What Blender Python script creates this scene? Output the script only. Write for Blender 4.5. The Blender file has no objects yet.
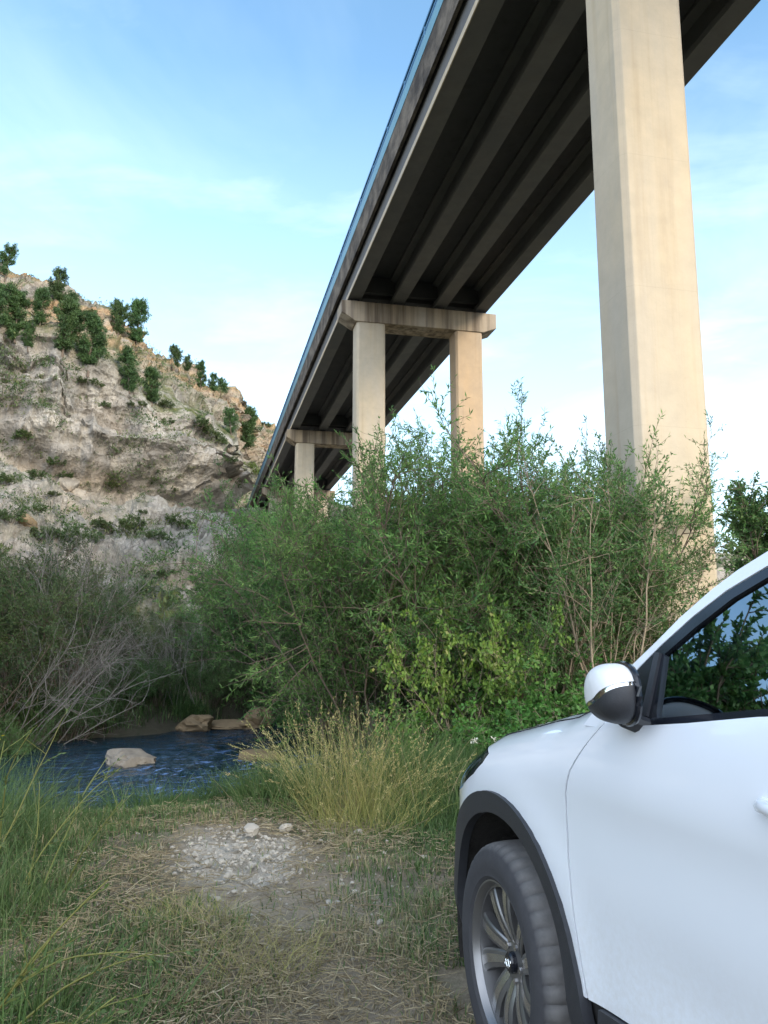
import bpy, bmesh, math, random
import numpy as np
from mathutils import Vector, Matrix, geometry
from mathutils.bvhtree import BVHTree

random.seed(7)
SC = bpy.context.scene
COL = SC.collection
PI = math.pi
CAM_H = 1.33
PITCH = math.radians(9.23)
FPX = 800.0

# ------------------------------------------------------------------ helpers
def rng(s): return np.random.default_rng(s)

def _hash(ix, iy, iz, seed):
    h = (ix.astype(np.int64) * 374761393 + iy.astype(np.int64) * 668265263 + iz.astype(np.int64) * 2147483647 + seed * 974634777) & 0xFFFFFFFF
    h = ((h ^ (h >> 13)) * 1274126177) & 0xFFFFFFFF
    h = ((h ^ (h >> 16)) * 2246822519) & 0xFFFFFFFF
    return ((h ^ (h >> 15)) & 0xFFFFFF) / float(0xFFFFFF)

def vnoise(p, seed=0):
    p = np.asarray(p, float)
    i = np.floor(p).astype(np.int64); f = p - i
    f = f * f * f * (f * (f * 6 - 15) + 10)
    x, y, z = i[..., 0], i[..., 1], i[..., 2]
    fx, fy, fz = f[..., 0], f[..., 1], f[..., 2]
    r = 0
    for dx in (0, 1):
        for dy in (0, 1):
            for dz in (0, 1):
                w = (fx if dx else 1 - fx) * (fy if dy else 1 - fy) * (fz if dz else 1 - fz)
                r = r + w * _hash(x + dx, y + dy, z + dz, seed)
    return r * 2 - 1

def fbm(p, octv=4, seed=0, gain=.5, lac=2.03):
    a, r = 1.0, 0
    p = np.asarray(p, float)
    for o in range(octv):
        r = r + a * vnoise(p, seed + o * 17); p = p * lac + 3.7; a *= gain
    return r

def cells(p, seed=0):
    """random value of the nearest feature point: flat faced blocks"""
    i0 = np.floor(p).astype(np.int64); best = np.full(p.shape[:-1], 1e9); val = np.zeros(p.shape[:-1])
    for dx in (-1, 0, 1):
        for dy in (-1, 0, 1):
            for dz in (-1, 0, 1):
                ix, iy, iz = i0[..., 0] + dx, i0[..., 1] + dy, i0[..., 2] + dz
                d = (ix + _hash(ix, iy, iz, seed) - p[..., 0]) ** 2 + (iy + _hash(ix, iy, iz, seed + 1) - p[..., 1]) ** 2 + (iz + _hash(ix, iy, iz, seed + 2) - p[..., 2]) ** 2
                m = d < best; best = np.where(m, d, best); val = np.where(m, _hash(ix, iy, iz, seed + 3), val)
    return val * 2 - 1

def ridged(p, octv=4, seed=0, gain=.5, lac=2.1):
    a, r = 1.0, 0
    p = np.asarray(p, float)
    for o in range(octv):
        n = 1 - np.abs(vnoise(p, seed + o * 13)); r = r + a * (n * n - .45); p = p * lac + 1.3; a *= gain
    return r

def sstep(a, b, x):
    t = np.clip((x - a) / (b - a), 0, 1); return t * t * (3 - 2 * t)

def tag(o, label=None, cat=None, group=None, kind=None):
    if label: o['label'] = label
    if cat: o['category'] = cat
    if group: o['group'] = group
    if kind: o['kind'] = kind
    return o

def empty(name, loc=(0, 0, 0), rz=0, label=None, cat=None, group=None):
    o = bpy.data.objects.new(name, None); COL.objects.link(o)
    o.location = loc; o.rotation_euler = (0, 0, rz); o.empty_display_size = .2
    return tag(o, label, cat, group)

def link(name, me, mat=None, parent=None):
    o = bpy.data.objects.new(name, me); COL.objects.link(o)
    if mat: me.materials.append(mat)
    if parent: o.parent = parent
    return o

def mesh_np(name, V, polys, smooth=True, attrs=None):
    """polys: list of int arrays (N,k)"""
    me = bpy.data.meshes.new(name)
    V = np.asarray(V, np.float32)
    me.vertices.add(len(V)); me.vertices.foreach_set('co', V.ravel())
    polys = [np.asarray(p, np.int32) for p in polys if len(p)]
    nl = sum(p.size for p in polys); npoly = sum(len(p) for p in polys)
    me.loops.add(nl); me.polygons.add(npoly)
    me.loops.foreach_set('vertex_index', np.concatenate([p.ravel() for p in polys]))
    tot = np.concatenate([np.full(len(p), p.shape[1], np.int32) for p in polys])
    st = np.concatenate([[0], np.cumsum(tot)[:-1]]).astype(np.int32)
    me.polygons.foreach_set('loop_start', st)
    me.polygons.foreach_set('use_smooth', np.full(npoly, smooth, bool))
    for k, a in (attrs or {}).items():
        at = me.attributes.new(k, 'FLOAT', 'POINT'); at.data.foreach_set('value', np.asarray(a, np.float32))
    me.update(calc_edges=True); me.validate()
    return me

def mesh_py(name, V, F, smooth=False, sharp=None):
    me = bpy.data.meshes.new(name); me.from_pydata([tuple(v) for v in V], [], [tuple(f) for f in F]); me.update()
    me.polygons.foreach_set('use_smooth', np.full(len(F), smooth, bool))
    if sharp and smooth: me.set_sharp_from_angle(angle=math.radians(sharp))
    return me

def grid_faces(nu, nv, wrapu=False):
    i = np.arange(nu if wrapu else nu - 1)[:, None]; j = np.arange(nv - 1)[None, :]
    a = i * nv + j; b = ((i + 1) % nu) * nv + j
    return np.stack([a, b, b + 1, a + 1], -1).reshape(-1, 4)

class MB:
    """collects boxes / prisms / lathes into one mesh"""
    def __init__(s): s.V = []; s.F = []
    def add(s, V, F):
        n = len(s.V); s.V += [tuple(v) for v in V]; s.F += [tuple(int(i) + n for i in f) for f in F]
    def box(s, x0, x1, y0, y1, z0, z1, M=None):
        V = [Vector((x, y, z)) for x in (x0, x1) for y in (y0, y1) for z in (z0, z1)]
        if M: V = [M @ v for v in V]
        s.add(V, [(0, 1, 3, 2), (4, 6, 7, 5), (0, 4, 5, 1), (2, 3, 7, 6), (0, 2, 6, 4), (1, 5, 7, 3)])
    def prism(s, prof, y0, y1, axis='y', M=None):
        """prof: list of 2D pts, extruded along an axis"""
        n = len(prof); V = []
        for t in (y0, y1):
            for a, b in prof:
                v = Vector((a, t, b)) if axis == 'y' else (Vector((t, a, b)) if axis == 'x' else Vector((a, b, t)))
                V.append(M @ v if M else v)
        F = [(i, (i + 1) % n, n + (i + 1) % n, n + i) for i in range(n)] + [tuple(range(n))[::-1], tuple(range(n, 2 * n))]
        s.add(V, F)
    def lathe(s, prof, n=32, M=None, closed=False):
        """prof: (r, h) around local Y axis"""
        V = []
        for i in range(n):
            a = 2 * PI * i / n
            for r, h in prof:
                v = Vector((r * math.cos(a), h, r * math.sin(a))); V.append(M @ v if M else v)
        k = len(prof); F = []
        for i in range(n):
            j = (i + 1) % n
            for m in range(k if closed else k - 1):
                m2 = (m + 1) % k
                F.append((i * k + m, i * k + m2, j * k + m2, j * k + m))
        s.add(V, F)
    def tube(s, pts, r, n=8, closed=False):
        pts = [Vector(p) for p in pts]; V = []; F = []; N = len(pts)
        for i, p in enumerate(pts):
            a = pts[(i - 1) % N] if (closed or i > 0) else p
            b = pts[(i + 1) % N] if (closed or i < N - 1) else p
            d = (b - a).normalized(); q = d.to_track_quat('Z', 'Y')
            rr = r[i] if isinstance(r, (list, tuple)) else r
            for k in range(n):
                V.append(p + q @ Vector((rr * math.cos(2 * PI * k / n), rr * math.sin(2 * PI * k / n), 0)))
        for i in range(N if closed else N - 1):
            j = (i + 1) % N
            for k in range(n):
                k2 = (k + 1) % n; F.append((i * n + k, i * n + k2, j * n + k2, j * n + k))
        if not closed: F += [tuple(range(n))[::-1], tuple(range((N - 1) * n, N * n))]
        s.add(V, F)
    def build(s, name, mat, parent=None, smooth=False, sharp=35, bevel=0, recalc=True):
        me = mesh_py(name, s.V, s.F, smooth)
        if recalc or bevel:
            bm = bmesh.new(); bm.from_mesh(me)
            if recalc: bmesh.ops.recalc_face_normals(bm, faces=bm.faces)
            bm.to_mesh(me); bm.free()
        if smooth and sharp: me.set_sharp_from_angle(angle=math.radians(sharp))
        o = link(name, me, mat, parent)
        if bevel:
            m = o.modifiers.new('bevel', 'BEVEL'); m.width = bevel; m.segments = 2; m.limit_method = 'ANGLE'; m.angle_limit = math.radians(40)
        return o

# ------------------------------------------------------------------ materials
def newmat(name):
    m = bpy.data.materials.new(name); m.use_nodes = True
    nt = m.node_tree; nt.nodes.clear()
    return m, nt
def N(nt, t, **kw):
    n = nt.nodes.new(t)
    for k, v in kw.items():
        if k in n.inputs.keys(): n.inputs[k].default_value = v
        else: setattr(n, k, v)
    return n
def L(nt, a, b): nt.links.new(a, b)
def ramp(nt, fac, stops, interp='LINEAR'):
    r = nt.nodes.new('ShaderNodeValToRGB'); r.color_ramp.interpolation = interp
    e = r.color_ramp.elements
    while len(e) < len(stops): e.new(.5)
    for el, (p, c) in zip(e, stops):
        el.position = p; el.color = (*c, 1) if len(c) == 3 else c
    if fac is not None: L(nt, fac, r.inputs['Fac'])
    return r.outputs['Color']
def noise(nt, vec, scale, detail=5, rough=.55, dist=0):
    n = N(nt, 'ShaderNodeTexNoise'); n.inputs['Scale'].default_value = scale; n.inputs['Detail'].default_value = detail
    n.inputs['Roughness'].default_value = rough; n.inputs['Distortion'].default_value = dist
    if vec is not None: L(nt, vec, n.inputs['Vector'])
    return n.outputs['Fac']
def mapping(nt, vec, scale=(1, 1, 1), loc=(0, 0, 0)):
    m = N(nt, 'ShaderNodeMapping'); m.inputs['Scale'].default_value = scale; m.inputs['Location'].default_value = loc
    L(nt, vec, m.inputs['Vector']); return m.outputs['Vector']
def mix(nt, fac, a, b, mode='MIX'):
    m = nt.nodes.new('ShaderNodeMix'); m.data_type = 'RGBA'; m.blend_type = mode
    for s, i in ((fac, 0), (a, 6), (b, 7)):
        if isinstance(s, (int, float)): m.inputs[i].default_value = s
        elif isinstance(s, tuple): m.inputs[i].default_value = (*s, 1)
        else: L(nt, s, m.inputs[i])
    return m.outputs[2]
def mth(nt, op, a, b=0.0, clamp=False):
    m = nt.nodes.new('ShaderNodeMath'); m.operation = op; m.use_clamp = clamp
    for s, i in ((a, 0), (b, 1)):
        if isinstance(s, (int, float)): m.inputs[i].default_value = s
        else: L(nt, s, m.inputs[i])
    return m.outputs[0]
def mrange(nt, v, a, b, c=0., d=1.):
    m = nt.nodes.new('ShaderNodeMapRange'); L(nt, v, m.inputs[0])
    m.inputs[1].default_value = a; m.inputs[2].default_value = b; m.inputs[3].default_value = c; m.inputs[4].default_value = d
    return m.outputs[0]
def bump(nt, h, strength=.4, dist=.02, prev=None):
    b = N(nt, 'ShaderNodeBump'); b.inputs['Strength'].default_value = strength; b.inputs['Distance'].default_value = dist
    L(nt, h, b.inputs['Height'])
    if prev is not None: L(nt, prev, b.inputs['Normal'])
    return b.outputs['Normal']
def pbsdf(nt, col=None, rough=.6, metal=0, normal=None, spec=.5, **kw):
    p = nt.nodes.new('ShaderNodeBsdfPrincipled')
    if isinstance(col, tuple): p.inputs['Base Color'].default_value = (*col, 1)
    elif col is not None: L(nt, col, p.inputs['Base Color'])
    if isinstance(rough, (int, float)): p.inputs['Roughness'].default_value = rough
    else: L(nt, rough, p.inputs['Roughness'])
    p.inputs['Metallic'].default_value = metal
    p.inputs['Specular IOR Level'].default_value = spec
    for k, v in kw.items(): p.inputs[k.replace('_', ' ')].default_value = v
    if normal is not None: L(nt, normal, p.inputs['Normal'])
    return p
def out(nt, sh):
    o = nt.nodes.new('ShaderNodeOutputMaterial'); L(nt, sh, o.inputs['Surface']); return o
def texco(nt, w='Object'): return nt.nodes.new('ShaderNodeTexCoord').outputs[w]
def geo(nt, w='Position'): return nt.nodes.new('ShaderNodeNewGeometry').outputs[w]

def simple(name, col, rough=.5, metal=0, nscale=8, namp=.15, bumps=0, spec=.5, **kw):
    m, nt = newmat(name); v = texco(nt)
    n = noise(nt, v, nscale, 5)
    c = mix(nt, n, tuple(max(0, x * (1 - namp)) for x in col), tuple(min(1, x * (1 + namp)) for x in col))
    nm = bump(nt, noise(nt, v, nscale * 8, 3), bumps, .01) if bumps else None
    out(nt, pbsdf(nt, c, rough, metal, nm, spec, **kw).outputs[0]); return m

def leafmat(name, dark, light, dry=None, transl=.3, rough=.55, objvar=.25):
    """light / dark variation per leaf (attribute 'tint') and per plant"""
    m, nt = newmat(name)
    a = N(nt, 'ShaderNodeAttribute', attribute_name='tint').outputs['Fac']
    oi = nt.nodes.new('ShaderNodeObjectInfo').outputs['Random']
    c = ramp(nt, a, [(0, dark), (.75, light)] + ([(1, dry)] if dry else [(1, tuple(x * 1.15 for x in light))]))
    g = mth(nt, 'MULTIPLY_ADD', oi, objvar); g.node.inputs[2].default_value = 1 - objvar / 2
    hsv = N(nt, 'ShaderNodeHueSaturation'); L(nt, c, hsv.inputs['Color']); L(nt, g, hsv.inputs['Value'])
    hh = mth(nt, 'MULTIPLY_ADD', oi, .03); hh.node.inputs[2].default_value = .485
    L(nt, hh, hsv.inputs['Hue'])
    p = pbsdf(nt, hsv.outputs[0], rough, 0, None, .35)
    t = N(nt, 'ShaderNodeBsdfTranslucent'); L(nt, hsv.outputs[0], t.inputs['Color'])
    mx = N(nt, 'ShaderNodeMixShader'); mx.inputs[0].default_value = transl
    L(nt, p.outputs[0], mx.inputs[1]); L(nt, t.outputs[0], mx.inputs[2]); out(nt, mx.outputs[0]); return m

M = {}
M['willow'] = leafmat('willow_leaf', (.035, .10, .032), (.16, .325, .085), (.25, .42, .12), .48)
M['poplar'] = leafmat('broad_leaf', (.035, .09, .03), (.12, .235, .07), (.18, .27, .08), .35)
M['bramble'] = leafmat('bramble_leaf', (.035, .11, .022), (.10, .26, .05), (.17, .32, .06), .35)
M['vine'] = leafmat('vine_leaf', (.06, .13, .02), (.18, .26, .045), (.34, .33, .12))
M['tamarisk'] = leafmat('feathery_leaf', (.035, .075, .03), (.09, .16, .055), (.13, .18, .08), .35)
M['pine'] = leafmat('pine_needle', (.026, .062, .025), (.09, .16, .05), None, .2)
M['shrub'] = leafmat('shrub_leaf', (.045, .08, .028), (.11, .16, .05), (.17, .18, .07))
M['shrub_bright'] = leafmat('bright_shrub_leaf', (.08, .13, .03), (.18, .24, .06))
M['grass'] = leafmat('grass_blade', (.035, .075, .022), (.11, .18, .055), (.36, .30, .17), .3, .6, 0)
M['drygrass'] = leafmat('dry_grass_blade', (.15, .19, .05), (.42, .375, .14), (.54, .46, .26), .35, .6, .1)
M['straw'] = leafmat('straw', (.16, .12, .075), (.36, .29, .18), (.47, .40, .28), .1, .8, 0)
M['deadtwig'] = simple('dead_twig', (.20, .185, .165), .9, nscale=3, namp=.25)
M['bark'] = simple('bark', (.13, .10, .075), .9, nscale=6, namp=.4, bumps=.4)
M['palebark'] = simple('pale_bark', (.26, .21, .15), .9, nscale=6, namp=.35, bumps=.3)
M['petal'] = simple('white_petal', (.75, .74, .66), .7, nscale=20, namp=.05)
M['yellow_petal'] = simple('yellow_petal', (.62, .52, .04), .7, nscale=20, namp=.1)

# --- concrete
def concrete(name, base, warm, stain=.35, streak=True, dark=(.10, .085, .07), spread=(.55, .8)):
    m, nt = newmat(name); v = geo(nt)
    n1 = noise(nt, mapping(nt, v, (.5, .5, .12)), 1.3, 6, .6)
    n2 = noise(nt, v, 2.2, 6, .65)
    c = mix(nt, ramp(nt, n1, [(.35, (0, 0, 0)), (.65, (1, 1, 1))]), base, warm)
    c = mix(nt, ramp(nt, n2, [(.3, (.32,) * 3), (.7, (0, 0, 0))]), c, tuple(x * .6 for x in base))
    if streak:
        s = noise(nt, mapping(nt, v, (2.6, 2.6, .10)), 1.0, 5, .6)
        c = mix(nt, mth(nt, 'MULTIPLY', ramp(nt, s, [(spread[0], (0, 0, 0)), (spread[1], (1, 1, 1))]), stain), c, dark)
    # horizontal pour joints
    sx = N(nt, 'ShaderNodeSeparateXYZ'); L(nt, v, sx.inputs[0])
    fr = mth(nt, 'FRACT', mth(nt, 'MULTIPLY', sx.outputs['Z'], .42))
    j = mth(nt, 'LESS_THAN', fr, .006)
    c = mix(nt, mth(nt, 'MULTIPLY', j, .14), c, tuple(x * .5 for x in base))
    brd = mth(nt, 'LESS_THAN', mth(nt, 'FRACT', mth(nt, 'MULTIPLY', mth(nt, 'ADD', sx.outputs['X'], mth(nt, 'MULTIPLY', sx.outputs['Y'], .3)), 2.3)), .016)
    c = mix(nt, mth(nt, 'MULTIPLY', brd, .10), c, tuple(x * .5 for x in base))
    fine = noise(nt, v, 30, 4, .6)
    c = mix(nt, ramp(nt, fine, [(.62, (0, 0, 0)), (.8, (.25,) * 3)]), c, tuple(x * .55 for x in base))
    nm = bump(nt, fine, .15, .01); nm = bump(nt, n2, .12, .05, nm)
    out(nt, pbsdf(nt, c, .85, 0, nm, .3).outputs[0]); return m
M['concrete'] = concrete('column_concrete', (.46, .405, .325), (.54, .44, .30), .5, True, (.30, .21, .12))
M['concrete_cap'] = concrete('cap_concrete', (.40, .34, .27), (.44, .33, .20), .85, True, (.10, .075, .055), (.40, .62))
M['concrete_orange'] = concrete('stained_concrete', (.43, .345, .255), (.50, .36, .225), .45, True, (.22, .14, .08))
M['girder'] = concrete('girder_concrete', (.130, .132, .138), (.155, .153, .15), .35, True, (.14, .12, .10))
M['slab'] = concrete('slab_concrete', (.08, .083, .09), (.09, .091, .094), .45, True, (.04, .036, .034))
def fascia_mat():
    m, nt = newmat('stained_fascia'); v = texco(nt)
    n = noise(nt, mapping(nt, v, (.9, 1, 1.4)), 1.1, 6, .6)
    c = ramp(nt, n, [(.34, (.055, .046, .04)), (.46, (.095, .08, .066)), (.6, (.165, .138, .11)), (.74, (.22, .19, .155))])
    nm = bump(nt, noise(nt, v, 12, 5), .5, .03)
    out(nt, pbsdf(nt, c, .9, 0, nm, .2).outputs[0]); return m
M['fascia'] = fascia_mat()
M['bluesteel'] = simple('blue_paint', (.06, .17, .30), .4, 0, 3, .25)
M['bluerail'] = simple('pale_blue_paint', (.13, .28, .35), .45, 0, 3, .2)
M['asphalt'] = simple('asphalt', (.05, .05, .05), .9, 0, 20, .3, .4)

# --- rock
def rock_mat(name, hill=True):
    m, nt = newmat(name); v = geo(nt) if hill else texco(nt)
    s = 1.0 if hill else 3.0
    nbig = noise(nt, v, .06 * s, 5, .6, .4); nmid = noise(nt, v, .35 * s, 7, .65, .3); nfine = noise(nt, v, 2.2 * s, 8, .7)
    stre = noise(nt, mapping(nt, v, (1, 1, .18)), .35 * s, 6, .65)
    c = ramp(nt, nmid, [(.3, (.185, .168, .145)), (.45, (.29, .267, .232)), (.58, (.39, .358, .31)), (.72, (.49, .45, .385))])
    c = mix(nt, ramp(nt, nbig, [(.52, (0, 0, 0)), (.66, (.5,) * 3)]), c, ramp(nt, nfine, [(.3, (.30, .20, .11)), (.7, (.56, .42, .27))]))
    c = mix(nt, ramp(nt, stre, [(.48, (0, 0, 0)), (.62, (.42,) * 3)]), c, (.15, .138, .124))
    if hill:
        sx = N(nt, 'ShaderNodeSeparateXYZ'); L(nt, v, sx.inputs[0])
        strata = N(nt, 'ShaderNodeTexNoise'); L(nt, mapping(nt, v, (.02, .02, .55)), strata.inputs['Vector']); strata.inputs['Scale'].default_value = 1.0; strata.inputs['Detail'].default_value = 3
        up = mth(nt, 'MULTIPLY', mrange(nt, sx.outputs['Z'], 27, 34), ramp(nt, strata.outputs['Fac'], [(.42, (0, 0, 0)), (.6, (.8,) * 3)]))
        c = mix(nt, up, c, ramp(nt, nfine, [(.3, (.28, .17, .09)), (.7, (.50, .34, .19))]))
        # scree is paler and finer
        a = N(nt, 'ShaderNodeAttribute', attribute_name='scree').outputs['Fac']
        c = mix(nt, mth(nt, 'MULTIPLY', a, .75), c, ramp(nt, nfine, [(.25, (.15, .14, .125)), (.45, (.29, .27, .245)), (.7, (.44, .41, .37))]))
        # grass and moss where earth can lie
        g = N(nt, 'ShaderNodeSeparateXYZ'); L(nt, geo(nt, 'Normal'), g.inputs[0])
        b = N(nt, 'ShaderNodeAttribute', attribute_name='veg').outputs['Fac']
        flat = mrange(nt, g.outputs['Z'], .05, .45)
        flat = mth(nt, 'MAXIMUM', flat, mth(nt, 'MULTIPLY', N(nt, 'ShaderNodeAttribute', attribute_name='terrace').outputs['Fac'], .8))
        vn = noise(nt, v, .5, 7, .72)
        vm = mth(nt, 'MULTIPLY', mth(nt, 'MULTIPLY', flat, b), ramp(nt, vn, [(.40, (0, 0, 0)), (.56, (1, 1, 1))]), True)
        c = mix(nt, vm, c, ramp(nt, noise(nt, v, 1.3, 5), [(.35, (.05, .075, .025)), (.6, (.12, .125, .05)), (.75, (.24, .21, .11))]))
    if hill:
        vf = noise(nt, v, 1.1, 9, .78)
        c = mix(nt, 1.0, c, ramp(nt, vf, [(.30, (.68,) * 3), (.5, (1.0,) * 3), (.68, (1.2, 1.19, 1.17))]), 'MULTIPLY')
    if not hill: c = mix(nt, 1.0, c, (.72, .71, .69), 'MULTIPLY')
    nm = bump(nt, nfine, 1.0, .28 if hill else .03); nm = bump(nt, nmid, .8, .9 if hill else .05, nm)
    vo = N(nt, 'ShaderNodeTexVoronoi', feature='DISTANCE_TO_EDGE'); L(nt, mapping(nt, v, (1, 1, 1.6)), vo.inputs['Vector']); vo.inputs['Scale'].default_value = .55 * s
    cr = ramp(nt, vo.outputs['Distance'], [(0, (0, 0, 0)), (.06, (1, 1, 1))])
    nm = bump(nt, cr, .12, .2 if hill else .03, nm)
    out(nt, pbsdf(nt, c, .95, 0, nm, .15).outputs[0]); return m
M['hill'] = rock_mat('limestone_hill', True)
M['rock'] = rock_mat('river_rock', False)
M['stone'] = simple('pale_stone', (.36, .33, .28), .95, 0, 6, .35, .5, .2)
M['tanrock'] = simple('tan_rock', (.20, .145, .085), .9, 0, 5, .45, .6, .3)

# --- ground
def ground_mat():
    m, nt = newmat('earth'); v = geo(nt)
    n1 = noise(nt, v, .9, 6, .65); n2 = noise(nt, v, 6, 7, .7); n3 = noise(nt, v, 45, 5, .7)
    earth = ramp(nt, n2, [(.3, (.10, .082, .06)), (.5, (.18, .148, .11)), (.7, (.27, .225, .17))])
    litter = ramp(nt, n3, [(.3, (.09, .07, .045)), (.55, (.20, .165, .10)), (.75, (.32, .27, .18))])
    c = mix(nt, ramp(nt, n1, [(.4, (0, 0, 0)), (.6, (.85,) * 3)]), earth, litter)
    c = mix(nt, ramp(nt, noise(nt, v, 2.3, 6, .7), [(.5, (0, 0, 0)), (.66, (.7,) * 3)]), c, (.05, .075, .025))
    tr = N(nt, 'ShaderNodeAttribute', attribute_name='track').outputs['Fac']
    c = mix(nt, mth(nt, 'MULTIPLY', mrange(nt, tr, .15, .75), mrange(nt, n2, .3, .6, .55, 1.0), True), c, ramp(nt, n3, [(.3, (.20, .165, .12)), (.7, (.40, .335, .25))]))
    a = N(nt, 'ShaderNodeAttribute', attribute_name='gravel').outputs['Fac']
    gm = mth(nt, 'MULTIPLY', a, ramp(nt, n2, [(.36, (.05,) * 3), (.54, (1, 1, 1))]), True)
    c = mix(nt, gm, c, ramp(nt, n3, [(.3, (.30, .265, .22)), (.7, (.52, .475, .40))]))
    w = N(nt, 'ShaderNodeAttribute', attribute_name='wet').outputs['Fac']
    c = mix(nt, mth(nt, 'MULTIPLY', w, .8), c, (.03, .032, .024))
    nm = bump(nt, n3, .7, .02); nm = bump(nt, n2, .5, .05, nm)
    out(nt, pbsdf(nt, c, .95, 0, nm, .15).outputs[0]); return m
M['ground'] = ground_mat()
def water_mat():
    m, nt = newmat('river_water'); v = geo(nt)
    # ripples run along the current
    mp = N(nt, 'ShaderNodeMapping'); mp.inputs['Rotation'].default_value = (0, 0, math.radians(-40)); L(nt, v, mp.inputs['Vector'])
    r1 = noise(nt, mapping(nt, mp.outputs[0], (1.4, 3.2, 1)), 1.3, 4, .55, .6)
    r2 = noise(nt, mapping(nt, mp.outputs[0], (1.2, 2.2, 1)), 6.5, 3, .55, .4)
    nm = bump(nt, r1, .7, .22); nm = bump(nt, r2, .5, .05, nm)
    sky_streak = noise(nt, mapping(nt, mp.outputs[0], (.9, 3.0, 1)), 3.4, 5, .7, .8)
    c = ramp(nt, noise(nt, v, .5, 4), [(.35, (.006, .018, .026)), (.65, (.012, .032, .055))])
    p = pbsdf(nt, c, .06, 0, nm, .5, IOR=1.33)
    d = N(nt, 'ShaderNodeBsdfDiffuse'); d.inputs['Color'].default_value = (.24, .40, .78, 1)  # blue sky reflected in the riffles, painted as diffuse streaks
    a = N(nt, 'ShaderNodeAttribute', attribute_name='riffle').outputs['Fac']
    mx = N(nt, 'ShaderNodeMixShader'); L(nt, mth(nt, 'MULTIPLY', a, ramp(nt, sky_streak, [(.54, (0, 0, 0)), (.70, (.6,) * 3)])), mx.inputs[0])
    L(nt, p.outputs[0], mx.inputs[1]); L(nt, d.outputs[0], mx.inputs[2]); out(nt, mx.outputs[0]); return m
M['water'] = water_mat()

# --- car materials
def paint():
    m, nt = newmat('white_paint'); v = texco(nt)
    n = noise(nt, v, 3, 4); dust = noise(nt, v, 60, 4, .7)
    c = mix(nt, n, (.70, .735, .79), (.735, .765, .815))
    sx = N(nt, 'ShaderNodeSeparateXYZ'); L(nt, v, sx.inputs[0])
    low = mth(nt, 'MULTIPLY', mrange(nt, sx.outputs['Z'], .75, .4), ramp(nt, dust, [(.35, (0, 0, 0)), (.75, (.5,) * 3)]), True)
    c = mix(nt, low, c, (.50, .46, .40))
    p = pbsdf(nt, c, .32, 0, None, .5); p.inputs['Coat Weight'].default_value = 1; p.inputs['Coat Roughness'].default_value = .04
    out(nt, p.outputs[0]); return m
M['paint'] = paint()
M['mirrorpaint'] = simple('white_mirror_paint', (.82, .83, .85), .4, 0, 5, .03, **{'Coat_Weight': .35, 'Coat_Roughness': .08})
M['cladding'] = simple('black_plastic', (.028, .030, .036), .5, 0, 40, .25, .12, .5)
M['gloss_black'] = simple('gloss_black', (.012, .014, .02), .12, 0, 5, .2)
def rubber():
    m, nt = newmat('tyre_rubber'); v = texco(nt); n = noise(nt, v, 22, 5, .65)
    sx = N(nt, 'ShaderNodeSeparateXYZ'); L(nt, v, sx.inputs[0])
    rr = mth(nt, 'SQRT', mth(nt, 'ADD', mth(nt, 'MULTIPLY', sx.outputs['X'], sx.outputs['X']), mth(nt, 'MULTIPLY', sx.outputs['Z'], sx.outputs['Z'])))
    dust = mth(nt, 'MULTIPLY', mrange(nt, rr, .322, .345), mrange(nt, n, .25, .7, .55, 1.0), True)
    side = mix(nt, n, (.028, .029, .034), (.055, .055, .06))
    c = mix(nt, dust, side, (.16, .157, .155))
    out(nt, pbsdf(nt, c, .8, 0, bump(nt, noise(nt, v, 120, 3), .2, .004), .35).outputs[0]); return m
M['rubber'] = rubber()
M['well'] = simple('wheel_well_liner', (.03, .028, .026), .95, 0, 18, .8, .6)
M['rimdark'] = simple('dark_alloy', (.22, .22, .225), .34, .75, 10, .12)
M['rimbright'] = simple('machined_alloy', (.55, .54, .54), .24, .9, 10, .1)
M['disc'] = simple('brake_steel', (.20, .18, .17), .45, .9, 30, .3)
M['chrome'] = simple('chrome', (.72, .72, .73), .12, 1, 5, .05)
M['innerdark'] = simple('dark_inner', (.015, .015, .016), .9, 0, 10, .2)
M['interior'] = simple('interior_plastic', (.05, .05, .055), .6, 0, 30, .2, .1)
M['seatcloth'] = simple('seat_cloth', (.07, .07, .075), .95, 0, 40, .3, .2)
def glass(name, tint, ior=1.55, base=.0):
    m, nt = newmat(name)
    f = N(nt, 'ShaderNodeFresnel'); f.inputs['IOR'].default_value = ior
    t = N(nt, 'ShaderNodeBsdfTransparent'); t.inputs['Color'].default_value = (*tint, 1)
    g = N(nt, 'ShaderNodeBsdfGlossy'); g.inputs['Roughness'].default_value = .01; g.inputs['Color'].default_value = (.72, .88, 1, 1)
    fac = mth(nt, 'MAXIMUM', f.outputs[0], base)
    mx = N(nt, 'ShaderNodeMixShader'); L(nt, fac, mx.inputs[0]); L(nt, t.outputs[0], mx.inputs[1]); L(nt, g.outputs[0], mx.inputs[2]); out(nt, mx.outputs[0]); return m
M['glass'] = glass('tinted_glass', (.07, .10, .12), 2.2, .34)
M['lampglass'] = glass('lamp_glass', (.75, .8, .85), 1.5, .06)

# ------------------------------------------------------------------ camera geometry helpers
def ray(px, py):
    x, u = px - 384.0, 512.0 - py; c, s = math.cos(PITCH), math.sin(PITCH)
    return Vector((x, FPX * c - u * s, FPX * s + u * c))
CAMP = Vector((0, 0, CAM_H))

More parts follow.
